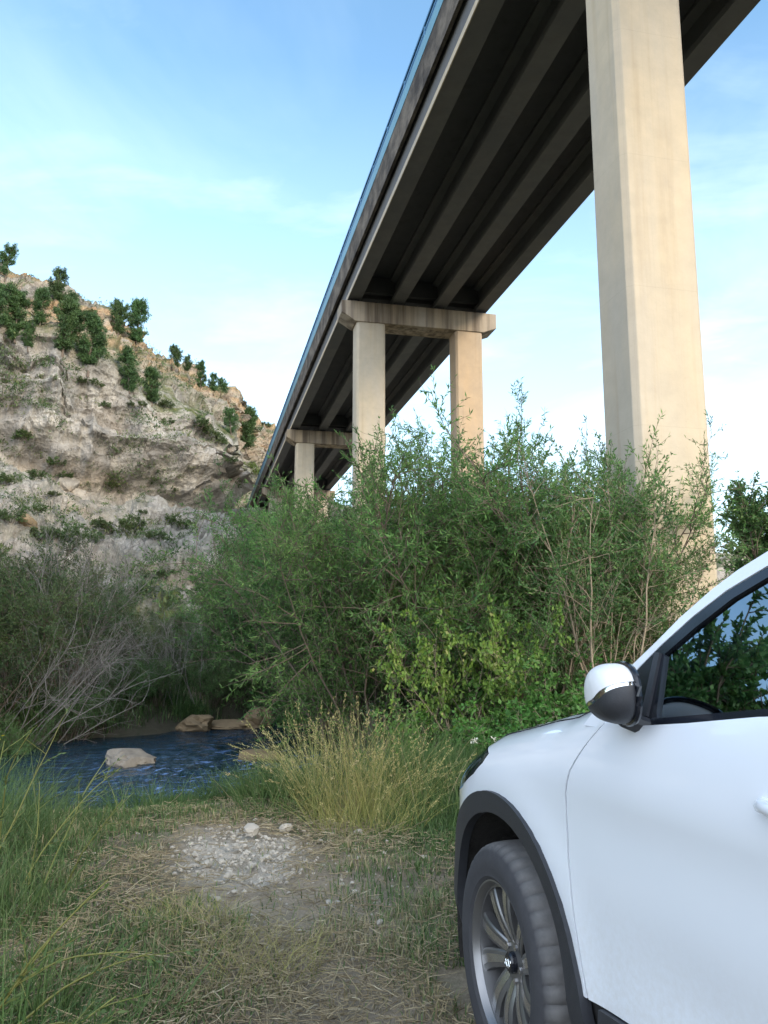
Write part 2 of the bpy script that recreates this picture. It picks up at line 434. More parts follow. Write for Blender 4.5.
# ------------------------------------------------------------------ river and ground
CENTRE = np.array([(-120, -14), (-60, -2), (-20, 6.2), (-8.5, 9.9), (-5.3, 11.4), (-3.5, 12.6), (-1.9, 14.2), (1.0, 18.4), (4.5, 28), (12, 45), (24, 70), (45, 120)], float)
def river_d(x, y):
    """signed distance from the river's centre line; negative on the near side"""
    x = np.asarray(x, float); y = np.asarray(y, float)
    best = np.full(x.shape, 1e9); sg = np.ones(x.shape)
    for (a, b) in zip(CENTRE[:-1], CENTRE[1:]):
        d = b - a; l2 = (d ** 2).sum()
        t = np.clip(((x - a[0]) * d[0] + (y - a[1]) * d[1]) / l2, 0, 1)
        qx, qy = x - a[0] - t * d[0], y - a[1] - t * d[1]
        dd = np.hypot(qx, qy); cr = d[0] * qy - d[1] * qx
        m = dd < best; best = np.where(m, dd, best); sg = np.where(m, np.where(cr > 0, 1, -1), sg)
    return best * sg
WATER = -.5
def G(x, y):
    x = np.asarray(x, float); y = np.asarray(y, float)
    p = np.stack([x, y, np.zeros_like(x)], -1)
    wob = .35 * vnoise(p * .7, 5) + .15 * vnoise(p * 2.3, 6)
    d = river_d(x, y) + wob * .8
    ad = np.abs(d)
    bed = -1.15 + .12 * vnoise(p * 1.2, 9)
    near = .03 * fbm(p * .8, 3, 3) + .012 * fbm(p * 5, 3, 4)
    far = .10 + .09 * (np.maximum(ad - 4.2, 0)) + .12 * fbm(p * .5, 3, 3)
    far = np.minimum(far, 2.2 + .2 * fbm(p * .2, 3, 8))
    land = np.where(d > 0, far, near)
    land = land - np.where(d < 0, .32 * (1 - sstep(4.2, 6.0, ad)), .0)
    k = sstep(2.9, 4.6, ad)
    z = bed * (1 - k) + land * k
    r = np.hypot(x - .8, y - 2.0)
    z = np.where(r < 4, z * sstep(1.2, 4, r), z)
    return z
def gz(x, y): return float(G(np.array([x]), np.array([y]))[0])

def path_mask(x, y):
    """worn track from the gravel down to the camera"""
    cx = np.interp(y, [1.5, 3.2, 4.2, 5.2, 6.2], [.10, -.15, -.42, -.80, -1.25])
    w = np.interp(y, [1.5, 3, 4.5, 5.4, 6.2], [.60, .60, .60, .55, .35])
    return np.exp(-((x - cx) / w) ** 2) * sstep(6.5, 5.8, y) * sstep(0, 1.5, y)
def gravel_mask(x, y):
    p = np.stack([x, y, np.zeros_like(x)], -1)
    e = ((x + .92 - .22 * (y - 5.2) * -1) / .37) ** 2 + ((y - 5.4) / .46) ** 2 + 1.0 * vnoise(p * 2.0, 31) + .7 * vnoise(p * 6, 32) + .4 * vnoise(p * 15, 33)
    return sstep(1.7, .2, e)

def build_ground():
    n = 430; u = np.linspace(-1, 1, n)
    def warp(u, c): return c + 2.2 * np.sinh(u * 7.3)
    xs, ys = warp(u, -.8), warp(u, 4.5)
    X, Y = np.meshgrid(xs, ys, indexing='ij')
    Z = G(X, Y)
    gr = gravel_mask(X, Y)
    p = np.stack([X, Y, np.zeros_like(X)], -1)
    near = np.exp(-(np.hypot(X, Y - 4) / 7) ** 2)
    Z = Z + near * (gr * .03 * ridged(p * 7, 3, 40) - .03 * path_mask(X, Y) + .01 * fbm(p * 14, 2, 41))
    d = np.abs(river_d(X, Y)); wet = sstep(4.35, 3.9, d)
    V = np.stack([X, Y, Z], -1).reshape(-1, 3)
    me = mesh_np('ground', V, [grid_faces(n, n)], True, {'gravel': np.clip(gr, 0, 1).ravel(), 'track': path_mask(X, Y).ravel(), 'wet': wet.ravel()})
    tag(link('ground', me, M['ground']), kind='structure')
    # water: a strip that follows the river
    pts = []
    t = np.interp(np.linspace(0, 1, 1100), [0, .15, .85, 1], [0, 1.9, 7.3, len(CENTRE) - 1])
    cx = np.interp(t, np.arange(len(CENTRE)), CENTRE[:, 0]); cy = np.interp(t, np.arange(len(CENTRE)), CENTRE[:, 1])
    for _ in range(60):
        cx[1:-1] = (cx[:-2] + 2 * cx[1:-1] + cx[2:]) / 4; cy[1:-1] = (cy[:-2] + 2 * cy[1:-1] + cy[2:]) / 4
    tx, ty = np.gradient(cx), np.gradient(cy); ln = np.hypot(tx, ty); nx, ny = -ty / ln, tx / ln
    w = np.linspace(-5.2, 5.2, 170)
    X = cx[:, None] + nx[:, None] * w; Y = cy[:, None] + ny[:, None] * w
    p = np.stack([X, Y, np.zeros_like(X)], -1)
    rif = np.exp(-(((X + 2.2) / 1.9) ** 2 + ((Y - 11.8) / 3.6) ** 2)) + .25 * np.exp(-(((X + 4) / 2.0) ** 2 + ((Y - 10.6) / 2.0) ** 2))
    ca, sa = math.cos(math.radians(42)), math.sin(math.radians(42)); q = np.stack([(X * ca + Y * sa) * 2.6, (-X * sa + Y * ca) * 4.6, np.zeros_like(X)], -1)
    Z = WATER + .012 * fbm(p * 1.2, 3, 77) + (.006 + .045 * rif) * (ridged(q, 3, 78) * .6 + .4 * fbm(q * 1.7, 2, 79))
    me = mesh_np('river', np.stack([X, Y, Z], -1).reshape(-1, 3), [grid_faces(len(cx), len(w))], True, {'riffle': rif.ravel()})
    tag(link('river', me, M['water']), kind='structure')
build_ground()

# ------------------------------------------------------------------ hill and cliff
# columns: k = x / y as seen from the meadow; (distance, height) of scree foot, cliff foot, cliff top, terrace, ridge
HILLK = [
 (-3.2, (13, .6), (20, 4.5), (27, 16), (31, 27), (36, 31), (46, 42)),
 (-1.4, (20, .6), (30, 4.5), (42, 17), (47, 28), (56, 33), (70, 47)),
 (-.75, (24, .7), (37, 4.6), (55, 18), (61, 29), (72, 34), (90, 49)),
 (-.498, (25, .8), (40, 4.5), (62, 17.2), (69, 28.5), (82, 35), (100, 49.0)),
 (-.433, (25, .8), (40, 4.2), (64, 14.5), (70.5, 27.9), (83, 33.5), (100, 46.4)),
 (-.369, (25, .8), (40, 4.0), (66, 13.9), (72, 26.4), (85, 31.5), (101, 44.4)),
 (-.302, (25, .8), (42, 3.8), (69, 14.6), (74.5, 24.0), (88, 29.5), (106, 40.6)),
 (-.239, (25, .8), (44, 3.8), (72, 13.6), (78.5, 23.0), (92, 28.5), (112, 37.8)),
 (-.205, (25, .8), (46, 3.9), (75, 13.2), (82, 21.2), (96, 27), (116, 37.6)),
 (-.182, (26, .8), (48, 3.8), (88, 13.2), (104, 17.0), (118, 27), (132, 38.4)),
 (-.165, (26, .8), (48, 3.4), (94, 12.0), (112, 14.6), (124, 26), (136, 38.4)),
 (-.14, (27, .8), (50, 3.2), (96, 11.0), (114, 14.0), (126, 25), (138, 37.6)),
 (-.08, (30, .8), (54, 3.0), (98, 9.5), (114, 13.0), (126, 20), (140, 27.5)),
 (0, (34, .8), (60, 3.0), (90, 7.5), (102, 11.5), (116, 15.5), (135, 19.5)),
 (.12, (40, .8), (66, 3.0), (94, 6.5), (106, 9.5), (120, 13), (140, 16.5)),
 (.3, (46, .8), (72, 3.0), (98, 6.5), (112, 9), (126, 12), (150, 15.5)),
 (1.0, (56, .8), (80, 3.0), (110, 7), (124, 9.5), (138, 13), (165, 16.5)),
]
HILL = {}
def build_hill():
    ks = np.array([h[0] for h in HILLK])
    K = np.concatenate([np.linspace(-3.2, -.56, 70)[:-1], np.linspace(-.56, -.11, 420), np.linspace(-.11, 1.0, 90)[1:]])
    # rows
    seg = [12, 46, 64, 84, 40, 70, 16, 10]
    nk = len(K); kn = []
    for j in range(1, 7):
        D = np.interp(K, ks, [h[j][0] for h in HILLK]) + {3: 2.6, 4: -.8}.get(j, 0) * sstep(-.06, -.2, K); Hh = np.interp(K, ks, [h[j][1] for h in HILLK])
        kn.append((D, Hh))
    D0 = kn[0][0] - 7; H0 = kn[0][1] - 3.5
    back1 = (kn[5][0] + 30, kn[5][1] - 2.0); back2 = (kn[5][0] + 90, kn[5][1] - 26.0)
    knots = [(D0, H0)] + kn + [back1, back2]
    Ds, Hs, zone = [], [], []
    for s in range(len(knots) - 1):
        n = seg[s]
        for i in range(n + (1 if s == len(knots) - 2 else 0)):
            t = i / n
            Ds.append(knots[s][0] * (1 - t) + knots[s + 1][0] * t); Hs.append(knots[s][1] * (1 - t) + knots[s + 1][1] * t); zone.append(s + t)
    Ds, Hs, zone = np.array(Ds).T, np.array(Hs).T, np.array(zone)
    nr = Ds.shape[1]
    # smooth the profile a little
    for _ in range(2):
        Ds[:, 1:-1] = (Ds[:, :-2] + 2 * Ds[:, 1:-1] + Ds[:, 2:]) / 4; Hs[:, 1:-1] = (Hs[:, :-2] + 2 * Hs[:, 1:-1] + Hs[:, 2:]) / 4
    X = K[:, None] * Ds; Y = Ds.copy(); Z = Hs.copy()
    P = np.stack([X, Y, Z], -1)
    def normals(P):
        du = np.gradient(P, axis=0); dv = np.gradient(P, axis=1)
        n = np.cross(du, dv); n /= np.linalg.norm(n, axis=-1, keepdims=True) + 1e-9
        s = np.sign((n * np.array([0, -1, .6])).sum(-1, keepdims=True)); s[s == 0] = 1
        return n * s
    z = zone[None, :]
    bl = np.clip(1 - np.abs(z - 3.5) / .62, 0, 1) ** .5            # cliff face
    up = sstep(4.2, 4.9, z) * sstep(6.6, 6.0, z)                      # upper ledges
    sc = sstep(.8, 1.3, z) * sstep(3.1, 2.6, z)                       # scree
    fade = sstep(.3, 1.2, z)
    Nn = normals(P); Hs_base = P.copy()
    disp = fade * (1.0 * fbm(P * .07, 4, 50) + .35 * fbm(P * .3, 3, 51)) * (1 - .45 * sstep(5.3, 6, z))
    disp = disp + bl * (.9 * ridged(P * np.array([.07, .07, .42]) + .3 * vnoise(P * .1, 66)[..., None], 3, 67) + .9 * ridged(P * np.array([.32, .32, .05]), 3, 68) + 1.7 * ridged(P * np.array([.12, .12, .075]), 4, 52) + 1.0 * fbm(P * np.array([.3, .3, .2]), 3, 57) + .35 * ridged(P * .45, 3, 53) + 1.5 * np.abs(fbm(P * np.array([.17, .17, .22]) + .6 * vnoise(P * .2, 59)[..., None], 3, 58)) + .25 * np.abs(fbm(P * .7, 2, 60)))
    disp = disp + sc * (1.3 * ridged(P * .2, 4, 54) + .25 * ridged(P * .9, 3, 55) + .9 * np.abs(fbm(P * .35, 3, 56)))
    # overhang: the cliff bulges over its foot
    disp = disp + 2.6 * np.clip(1 - np.abs(z - 3.38) / .32, 0, 1) - 1.9 * np.clip(1 - np.abs(z - 2.97) / .2, 0, 1)
    P = P + Nn * disp[..., None]
    # ledges of the upper strata
    stepn = 2.1; zz = P[..., 2] + .9 * fbm(P * np.array([.05, .05, 0]), 2, 60)
    fr = zz / stepn - np.floor(zz / stepn)
    led = (sstep(.12, .95, fr) ** 2 - .5) * 1.5
    P = P + (np.array([0, -.35, .94]) * (up * led * -1.4)[..., None]) * np.clip(.55 + fbm(P * .09, 2, 61), 0, 1)[..., None]
    P = P + normals(P) * (up * (1.3 * ridged(P * .25, 4, 62) + .6 * np.abs(fbm(P * .6, 2, 65))) + fade * .07 * ridged(P * 1.3, 3, 63))[..., None]
    wq = P + .5 * np.stack([vnoise(P * .5, 71), vnoise(P * .5, 72), vnoise(P * .5, 73)], -1)
    blk = cells(wq * np.array([.13, .13, .21]), 80) * .85 + cells(wq * np.array([.36, .36, .62]), 90) * .38
    P = P + normals(Hs_base)[..., :] * (blk * (1.25 * up + .9 * bl + .55 * sc))[..., None]
    nz = normals(P)[..., 2]
    scree = np.clip(sc * (.6 + .8 * fbm(P * .08, 3, 64)), 0, 1)
    veg = sstep(3.85, 4.05, z) * (1 - .25 * up) + .55 * sc * sstep(2.4, 1.2, z) + sstep(1.9, 1.0, z) + .35 * sc
    veg = np.clip(veg + .0 * nz, 0, 1)
    V = P.reshape(-1, 3)
    F = grid_faces(nk, nr)
    me = mesh_np('hillside', V, [F], False, {'scree': scree.ravel(), 'veg': veg.ravel(), 'terrace': (sstep(3.9, 4.15, z) * sstep(5.15, 4.8, z) * np.ones((nk, 1))).ravel()})
    o = tag(link('hill', me, M['hill']), kind='structure')
    HILL['bvh'] = BVHTree.FromPolygons([tuple(v) for v in V], [tuple(int(i) for i in f) for f in F])
build_hill()
def on_hill(px, py):
    """point of the hillside seen in that direction from the meadow"""
    for dy in range(0, 60, 2):
        h = HILL['bvh'].ray_cast(CAMP, ray(px, py + dy).normalized())
        if h[0] is not None and h[0].y > 18: return h[0]
    return None
def drop(x, y):
    """height of the ground or the hillside under a point"""
    z = gz(x, y)
    h = HILL['bvh'].ray_cast(Vector((x, y, 200)), Vector((0, 0, -1)))
    if h[0] is not None and y > 12: z = max(z, h[0].z)
    return z

# ------------------------------------------------------------------ plants
def unit(v): return v / (np.linalg.norm(v, axis=-1, keepdims=True) + 1e-9)
def polylines(R, start, dirs, length, P=6, wob=.25, grav=0.0, lift=0.0):
    n = len(start); pts = np.zeros((n, P, 3)); pts[:, 0] = start; d = unit(dirs)
    step = (length / (P - 1))[:, None]
    for i in range(1, P):
        d = unit(d + R.normal(0, wob, (n, 3)) + np.array([0, 0, lift - grav]))
        pts[:, i] = pts[:, i - 1] + d * step
    return pts
def sample(pl, idx, t):
    P = pl.shape[1]; f = t * (P - 1); i = np.minimum(f.astype(int), P - 2); w = (f - i)[:, None]
    a, b = pl[idx, i], pl[idx, i + 1]
    return a * (1 - w) + b * w, unit(b - a)
def tubes(pls, r0, r1, sides=4):
    """pls (n,P,3); r0,r1 arrays (n,)"""
    n, P, _ = pls.shape
    d = unit(np.gradient(pls, axis=1))
    ref = np.where(np.abs(d[..., 2:3]) > .9, np.array([1., 0, 0]), np.array([0, 0, 1.]))
    a = unit(np.cross(d, ref)); b = np.cross(d, a)
    t = np.linspace(0, 1, P)[None, :]
    r = (r0[:, None] * (1 - t) + r1[:, None] * t)[..., None]
    rings = []
    for k in range(sides):
        c, s = math.cos(2 * PI * k / sides), math.sin(2 * PI * k / sides)
        rings.append(pls + (a * c + b * s) * r)
    V = np.stack(rings, 2)                                             # n,P,S,3
    base = (np.arange(n) * P * sides)[:, None, None]
    i = np.arange(P - 1)[None, :, None]; k = np.arange(sides)[None, None, :]; k2 = (k + 1) % sides
    F = np.stack([base + i * sides + k, base + i * sides + k2, base + (i + 1) * sides + k2, base + (i + 1) * sides + k], -1).reshape(-1, 4)
    return V.reshape(-1, 3), F
def leaves(R, pos, dirs, ln, wd, fold=.25):
    """diamond leaves as bent quads"""
    n = len(pos); d = unit(dirs)
    side = unit(np.cross(d, R.normal(0, 1, (n, 3)) + np.array([0, 0, .8])))
    up = np.cross(side, d)
    ln = np.broadcast_to(ln, (n,))[:, None] * R.uniform(.65, 1.25, (n, 1)); wd = np.broadcast_to(wd, (n,))[:, None] * R.uniform(.7, 1.2, (n, 1))
    m = pos + d * ln * .45 - up * ln * fold * .2
    V = np.stack([pos, m + side * wd * .5, pos + d * ln - up * ln * fold * .3, m - side * wd * .5], 1)
    F = np.arange(n * 4).reshape(n, 4)
    return V.reshape(-1, 3), F
def foliage_mesh(name, R, sets):
    """sets: list of (pos, dir, len, width); tint is a plain random number per leaf, drifting from clump to clump"""
    V, F, T = [], [], []; k = 0
    for pos, d, l, w in sets:
        v, f = leaves(R, pos, d, l, w); V.append(v); F.append(f + k); k += len(v)
        t = np.clip(.45 + .3 * vnoise(pos * 1.7, 91) + R.normal(0, .2, len(pos)), 0, 1); T.append(np.repeat(t, 4))
    return mesh_np(name, np.concatenate(V), [np.concatenate(F)], True, {'tint': np.concatenate(T)})
def merge(vf):
    V, F, k = [], [], 0
    for v, f in vf: V.append(v); F.append(f + k); k += len(v)
    return np.concatenate(V), np.concatenate(F)

def bush(seed, h, spread, stems=14, twigs=12, subs=5, per=10, ll=.07, lw=.016, lean=.45, r=.02, wob=.14, up=.25, tmin=.25, hang=0.0, sublen=.13, base=.25):
    R = rng(seed)
    ang = R.uniform(0, 2 * PI, stems); rad = np.sqrt(R.uniform(0, 1, stems)) * spread * base
    st = np.stack([np.cos(ang) * rad, np.sin(ang) * rad, np.full(stems, -.08)], -1)
    ln = R.uniform(.1, 1, stems) ** .6
    dr = np.stack([np.cos(ang) * lean * ln, np.sin(ang) * lean * ln, np.ones(stems)], -1) + R.normal(0, .1, (stems, 3))
    L0 = h * R.uniform(.78, 1.0, stems) * (1.05 - .25 * ln)
    S = polylines(R, st, dr, L0, 9, wob * .7)
    idx = np.repeat(np.arange(stems), twigs); t = R.uniform(tmin, 1, len(idx)) ** .65
    p, d = sample(S, idx, t)
    td = d * .8 + R.normal(0, .75, p.shape) + np.array([0, 0, up])
    TL = h * R.uniform(.10, .26, len(idx)) * (1.15 - .40 * t)
    T = polylines(R, p, td, TL, 6, wob, hang)
    ix2 = np.repeat(np.arange(len(idx)), subs); t2 = R.uniform(.15, 1, len(ix2))
    p2, d2 = sample(T, ix2, t2)
    sd = d2 * .9 + R.normal(0, .65, p2.shape) + np.array([0, 0, up * .6])
    U = polylines(R, p2, sd, h * R.uniform(.5, 1.2, len(ix2)) * sublen * .6, 4, wob, hang)
    ix3 = np.repeat(np.arange(len(ix2)), per); t3 = R.uniform(.05, 1, len(ix3))
    p3, d3 = sample(U, ix3, t3)
    ld = d3 * .8 + R.normal(0, .6, p3.shape)
    w = merge([tubes(S, np.full(stems, r) * R.uniform(.6, 1.2, stems), np.full(stems, r * .2)), tubes(T, np.full(len(idx), r * .3), np.full(len(idx), r * .1), 3), tubes(U, np.full(len(ix2), r * .12), np.full(len(ix2), r * .06), 3)])
    fm = foliage_mesh('foliage', R, [(p3, ld, ll, lw)])
    wm = mesh_np('stem', w[0], [w[1]], True)
    return fm, wm

def plant(name, meshes, mats, loc, rz=0, sc=1.0, label=None, cat='bush', group=None, parts=('foliage', 'stem')):
    t = empty(name, loc, rz, label, cat, group); t.scale = (sc, sc, sc) if isinstance(sc, (int, float)) else sc
    for pn, me, mt in zip(parts, meshes, mats):
        if not me.materials: me.materials.append(mt)
        o = bpy.data.objects.new(pn, me); COL.objects.link(o); o.parent = t
    return t

# pines ------------------------------------------------------------
def pine(seed, h, cw, n=46, r=.16, bare=.22):
    R = rng(seed)
    tr = polylines(R, np.array([[0, 0, -.6]]), np.array([[R.normal(0, .06), R.normal(0, .06), 1]]), np.array([h + .4]), 10, .035)
    t = np.sort(R.uniform(bare, 1, n)); p, d = sample(tr, np.zeros(n, int), t)
    a = R.uniform(0, 2 * PI, n)
    prof = cw * (.35 + .65 * np.sin(np.clip((t - bare) / (1 - bare), 0, 1) ** .7 * PI * .93)) * R.uniform(.55, 1.1, n)
    bd = np.stack([np.cos(a), np.sin(a), .25 + .5 * t + R.normal(0, .1, n)], -1)
    B = polylines(R, p, bd, prof, 6, .12, 0, .05)
    ix = np.repeat(np.arange(n), 11); tt = R.uniform(.25, 1, len(ix)); c, cd = sample(B, ix, tt)
    c = c + R.normal(0, h * .024, c.shape)
    ix2 = np.repeat(np.arange(len(c)), 18)
    pos = c[ix2] + R.normal(0, h * .018, (len(ix2), 3)); dr = R.normal(0, 1, pos.shape) + np.array([0, 0, .6]) + cd[ix2] * .5
    w = merge([tubes(tr, np.array([r]), np.array([r * .2]), 6), tubes(B, np.full(n, r * .3), np.full(n, r * .08), 3)])
    return foliage_mesh('crown', R, [(pos, dr, h * .05, h * .012)]), mesh_np('trunk', w[0], [w[1]], True)
PINES = [pine(11, 6, 2.3, 64), pine(12, 6, 2.0, 70, .16, .12), pine(13, 6, 2.7, 60), pine(14, 6, 1.8, 66, .14, .08)]
# px, base py, height in px, kind, label
PIN = [
 (5, 279, 30, 2, 'pine on the skyline at the far left end of the ridge'),
 (58, 305, 34, 0, 'dark round pine on the skyline above an orange ledge'),
 (15, 338, 50, 3, 'tall green pine in front of the orange ledge near the left edge'),
 (62, 354, 52, 1, 'tall broad green pine just above the big cliff, left of its twin'),
 (88, 372, 54, 0, 'tall conical green pine just above the big cliff, right of its twin'),
 (117, 336, 34, 2, 'bushy dark pine on the ridge, left half of a close pair'),
 (136, 346, 42, 1, 'dark bluish pine on the ridge, right half of a close pair'),
 (130, 390, 38, 3, 'narrow pine standing alone on the terrace behind the cliff brow'),
 (152, 404, 34, 1, 'small green pine on the terrace right of the narrow pine'),
 (175, 369, 22, 2, 'small hazy wide pine on the ridge crest, first of the far row'),
 (187, 373, 16, 0, 'tiny pine tucked right of the hazy wide pine on the crest'),
 (201, 386, 22, 3, 'slim far pine alone on the middle of the sloping crest'),
 (213, 393, 18, 0, 'small far pine on the low crest, left of the last one'),
 (223, 398, 18, 2, 'last small pine at the right end of the far crest row'),
 (245, 451, 40, 1, 'light green pine on the slope beside the blue bridge rail'),
 (72, 345, 30, 2, 'low dark pine squeezed between the tall pines above the cliff'),
 (28, 350, 24, 0, 'low dark pine at the foot of the tall left pine'),
 (40, 326, 34, 1, 'pine between the orange ledge and the twin tall pines'),
 (100, 352, 30, 3, 'slim pine squeezed between the right tall twin and the ridge pair'),
 (-6, 330, 44, 2, 'broad pine cut by the left picture edge'),
 (72, 318, 24, 0, 'small pine on the skyline right of the dark round pine'),
 (232, 436, 24, 2, 'low bushy pine left of the light green pine near the rail'),
]
for i, (px, py, hp, k, lab) in enumerate(PIN):
    p = on_hill(px, py)
    if p is None: continue
    depth = p.y * math.cos(PITCH) + (p.z - CAM_H) * math.sin(PITCH)
    plant('pine_tree', PINES[k], (M['pine'], M['bark']), p, i * 1.7, 1.06 * hp * depth / FPX / 6.0, lab, 'tree', 'pines on the rocky hillside', ('crown', 'trunk'))

# cliff shrubs -----------------------------------------------------
SH = [bush(21, 1.0, .9, 22, 9, 3, 7, .11, .035, .9, .012, .2, .2, .15, 0, .2, .4), bush(22, 1.0, .9, 18, 9, 3, 7, .12, .04, 1.1, .012, .2, .1, .12, 0, .2, .5), bush(23, 1.0, .7, 16, 9, 3, 7, .10, .035, .6, .012, .2, .3, .15, 0, .2, .35)]
SHR = [
 (119, 532, 36, 1, 'wide low green shrub, the largest on the pale scree'),
 (155, 540, 18, 0, 'small round shrub between two larger ones on the pale scree'),
 (176, 526, 22, 1, 'flat green shrub high on the pale scree, right of the round one'),
 (166, 579, 24, 2, 'dark upright shrub low on the pale scree'),
 (191, 582, 13, 0, 'small shrub low on the scree, right of the dark upright one'),
 (105, 408, 12, 0, 'lone dark shrub halfway up the big cliff face'),
 (176, 493, 13, 2, 'small shrub growing at the right foot of the big cliff'),
 (57, 467, 19, 0, 'bushy shrub on the ledge under the left part of the cliff'),
 (23, 440, 21, 0, 'dark shrub in the cleft near the left edge'),
 (37, 478, 19, 2, 'shrub below the cleft, close to the left edge'),
 (64, 480, 17, 0, 'dull green shrub right under the ledge shrub'),
 (5, 484, 20, 0, 'shrub at the left picture edge below the cliff'),
 (33, 512, 18, 1, 'low shrub among grey boulders left of the scree'),
 (44, 540, 27, 0, 'large dark shrub beside the reddish outcrop'),
 (80, 541, 31, 1, 'spreading olive shrub left of the largest scree shrub'),
 (12, 522, 26, 0, 'big dark shrub at the left edge above the bank bushes'),
 (54, 497, 13, 2, 'tiny upright shrub between cliff ledge and outcrop'),
 (111, 487, 12, 1, 'small flat shrub at the middle foot of the big cliff'),
 (143, 514, 9, 0, 'tiny shrub on the upper middle scree'),
 (80, 384, 13, 0, 'shrub on the brow of the cliff under the tall pines'),
 (95, 386, 13, 1, 'flat shrub on the brow, right of the brow shrub under the pines'),
 (137, 407, 14, 1, 'low olive shrub on the brow under the narrow pine'),
 (196, 428, 22, 0, 'dark shrub on the slope, left end of a dark row'),
 (208, 436, 20, 1, 'dark shrub in the middle of the dark row on the slope'),
 (219, 444, 16, 0, 'dark shrub at the right end of the dark row on the slope'),
 (166, 408, 16, 2, 'dark shrub touching the small green pine on the terrace'),
 (251, 474, 20, 1, 'bright yellow green shrub beside the bridge rail'),
 (235, 525, 13, 2, 'small bright shrub at the foot of the cliff near the abutment'),
 (168, 424, 12, 1, 'low shrub on the slanting grassy shelf'),
 (92, 315, 10, 0, 'small shrub on the skyline between two pine groups'),
 (266, 427, 10, 0, 'small shrub on the skyline just left of the bridge'),
 (229, 463, 13, 1, 'green shrub below the pale round boulder'),
]
for i, (px, py, wp, k, lab) in enumerate(SHR):
    p = on_hill(px, py)
    if p is None: continue
    depth = p.y * math.cos(PITCH) + (p.z - CAM_H) * math.sin(PITCH)
    bright = 'bright' in lab
    o = plant('shrub', SH[k] if not bright else tuple(m.copy() for m in SH[k]), (M['shrub'], M['bark']), p, i * 2.1, wp * depth / FPX / 1.35, lab, 'shrub', 'shrubs on the rocky hillside')
    if bright: o.children[0].data.materials[0] = M['shrub_bright']
    o.scale.z *= .8

# rocks ------------------------------------------------------------
def rock_mesh(name, seed, sx, sy, sz, sub=4, rough=.25, freq=1.4, flat=.0):
    bm = bmesh.new(); bmesh.ops.create_icosphere(bm, subdivisions=sub, radius=1)
    V = np.array([v.co[:] for v in bm.verts])
    n = V.copy()
    d = rough * fbm(n * freq + seed, 4, seed) + rough * .5 * ridged(n * freq * 2 + seed, 3, seed + 5)
    V = V * (1 + d)[:, None]
    # facets: flatten against a few planes
    R = rng(seed)
    for _ in range(7):
        a = unit(R.normal(0, 1, 3)); lim = R.uniform(.62, .9)
        dd = V @ a; V = V - np.outer(np.maximum(dd - lim, 0) * .85, a)
    V = V * np.array([sx, sy, sz])
    for v, c in zip(bm.verts, V): v.co = c
    me = bpy.data.meshes.new(name); bm.to_mesh(me); bm.free()
    me.polygons.foreach_set('use_smooth', np.full(len(me.polygons), True)); me.set_sharp_from_angle(angle=math.radians(28))
    return me
def put_rock(name, seed, loc, size, mat, label, cat='rock', group=None, sub=4, rz=0.):
    o = link(name, rock_mesh(name, seed, *size, sub=sub), mat); o.location = loc; o.rotation_euler = (0, 0, rz)
    return tag(o, label, cat, group)
put_rock('boulder', 3, (-3.86, 12.6, -.47), (.38, .34, .235), M['rock'], 'pale grey boulder standing in the middle of the river')
put_rock('rock', 5, (-1.95, 13.1, -.50), (.33, .3, .14), M['tanrock'], 'dark wet rock at the water edge behind the dry grass')
put_rock('rock', 6, (-4.0, 17.3, -.42), (.38, .4, .24), M['tanrock'], 'rounded brown rock on the far bank behind the boulder')
put_rock('rock', 8, (-2.75, 18.0, -.36), (.34, .35, .26), M['tanrock'], 'squared tan rock at the right end of the far bank')
put_rock('rock', 9, (-3.3, 17.7, -.46), (.62, .3, .14), M['tanrock'], 'long flat tan ledge along the far waterline')
for i, (px, py, wp, lab, mt) in enumerate([(230, 449, 11, 'pale round boulder on the slope left of the bridge rail', 'rock'), (28, 522, 17, 'reddish grey outcrop boulder among shrubs at the left', 'tanrock'), (206, 424, 20, 'large grey boulder on the slope under the far pines', 'rock'), (68, 487, 22, 'grey block lying at the foot of the big cliff', 'rock')]):
    p = on_hill(px, py); s = wp * p.y / FPX / 2 * 1.05
    put_rock('boulder', 30 + i, p, (s, s, s * .95), M[mt], lab)

# loose stones on the gravel and the track
R = rng(44)
def ground_at(px, py):
    r = ray(px, py); t = -CAM_H / r.z
    for _ in range(4):
        q = CAMP + r * t; t = (gz(q.x, q.y) - CAM_H) / r.z
    return CAMP + r * t
for i, (px, py, wp, lab) in enumerate([(359, 834, 11, 'white pointed stone in the grass at the foot of the dry clump'), (329, 904, 9, 'flat tan stone alone on the worn track'), (217, 900, 9, 'whitish stone just below the gravel patch'), (234, 893, 7, 'small pale stone right of the whitish stone'), (207, 866, 14, 'pale block at the left side of the gravel patch'), (285, 830, 14, 'flat pale stone at the top right of the gravel patch'), (252, 834, 20, 'broad pale slab at the top of the gravel patch'), (305, 864, 7, 'small stone right of the gravel patch'), (228, 877, 10, 'rounded pale stone on the lower gravel'), (196, 856, 8, 'small chalky stone at the left gravel edge'), (268, 858, 8, 'chalky lump in the middle of the gravel patch'), (352, 884, 6, 'tiny grey stone in short grass beside the track'), (236, 848, 9, 'grey angular stone in the upper gravel patch'), (292, 1013, 6, 'tiny pale stone low on the track near the car')]):
    p = ground_at(px, py); s = wp * p.y / FPX / 2
    put_rock('stone', 60 + i, (p.x, p.y, p.z + s * .3), (s, s * .8, s * .62), M['stone'], lab, 'stone', None, 2, i * 1.3)
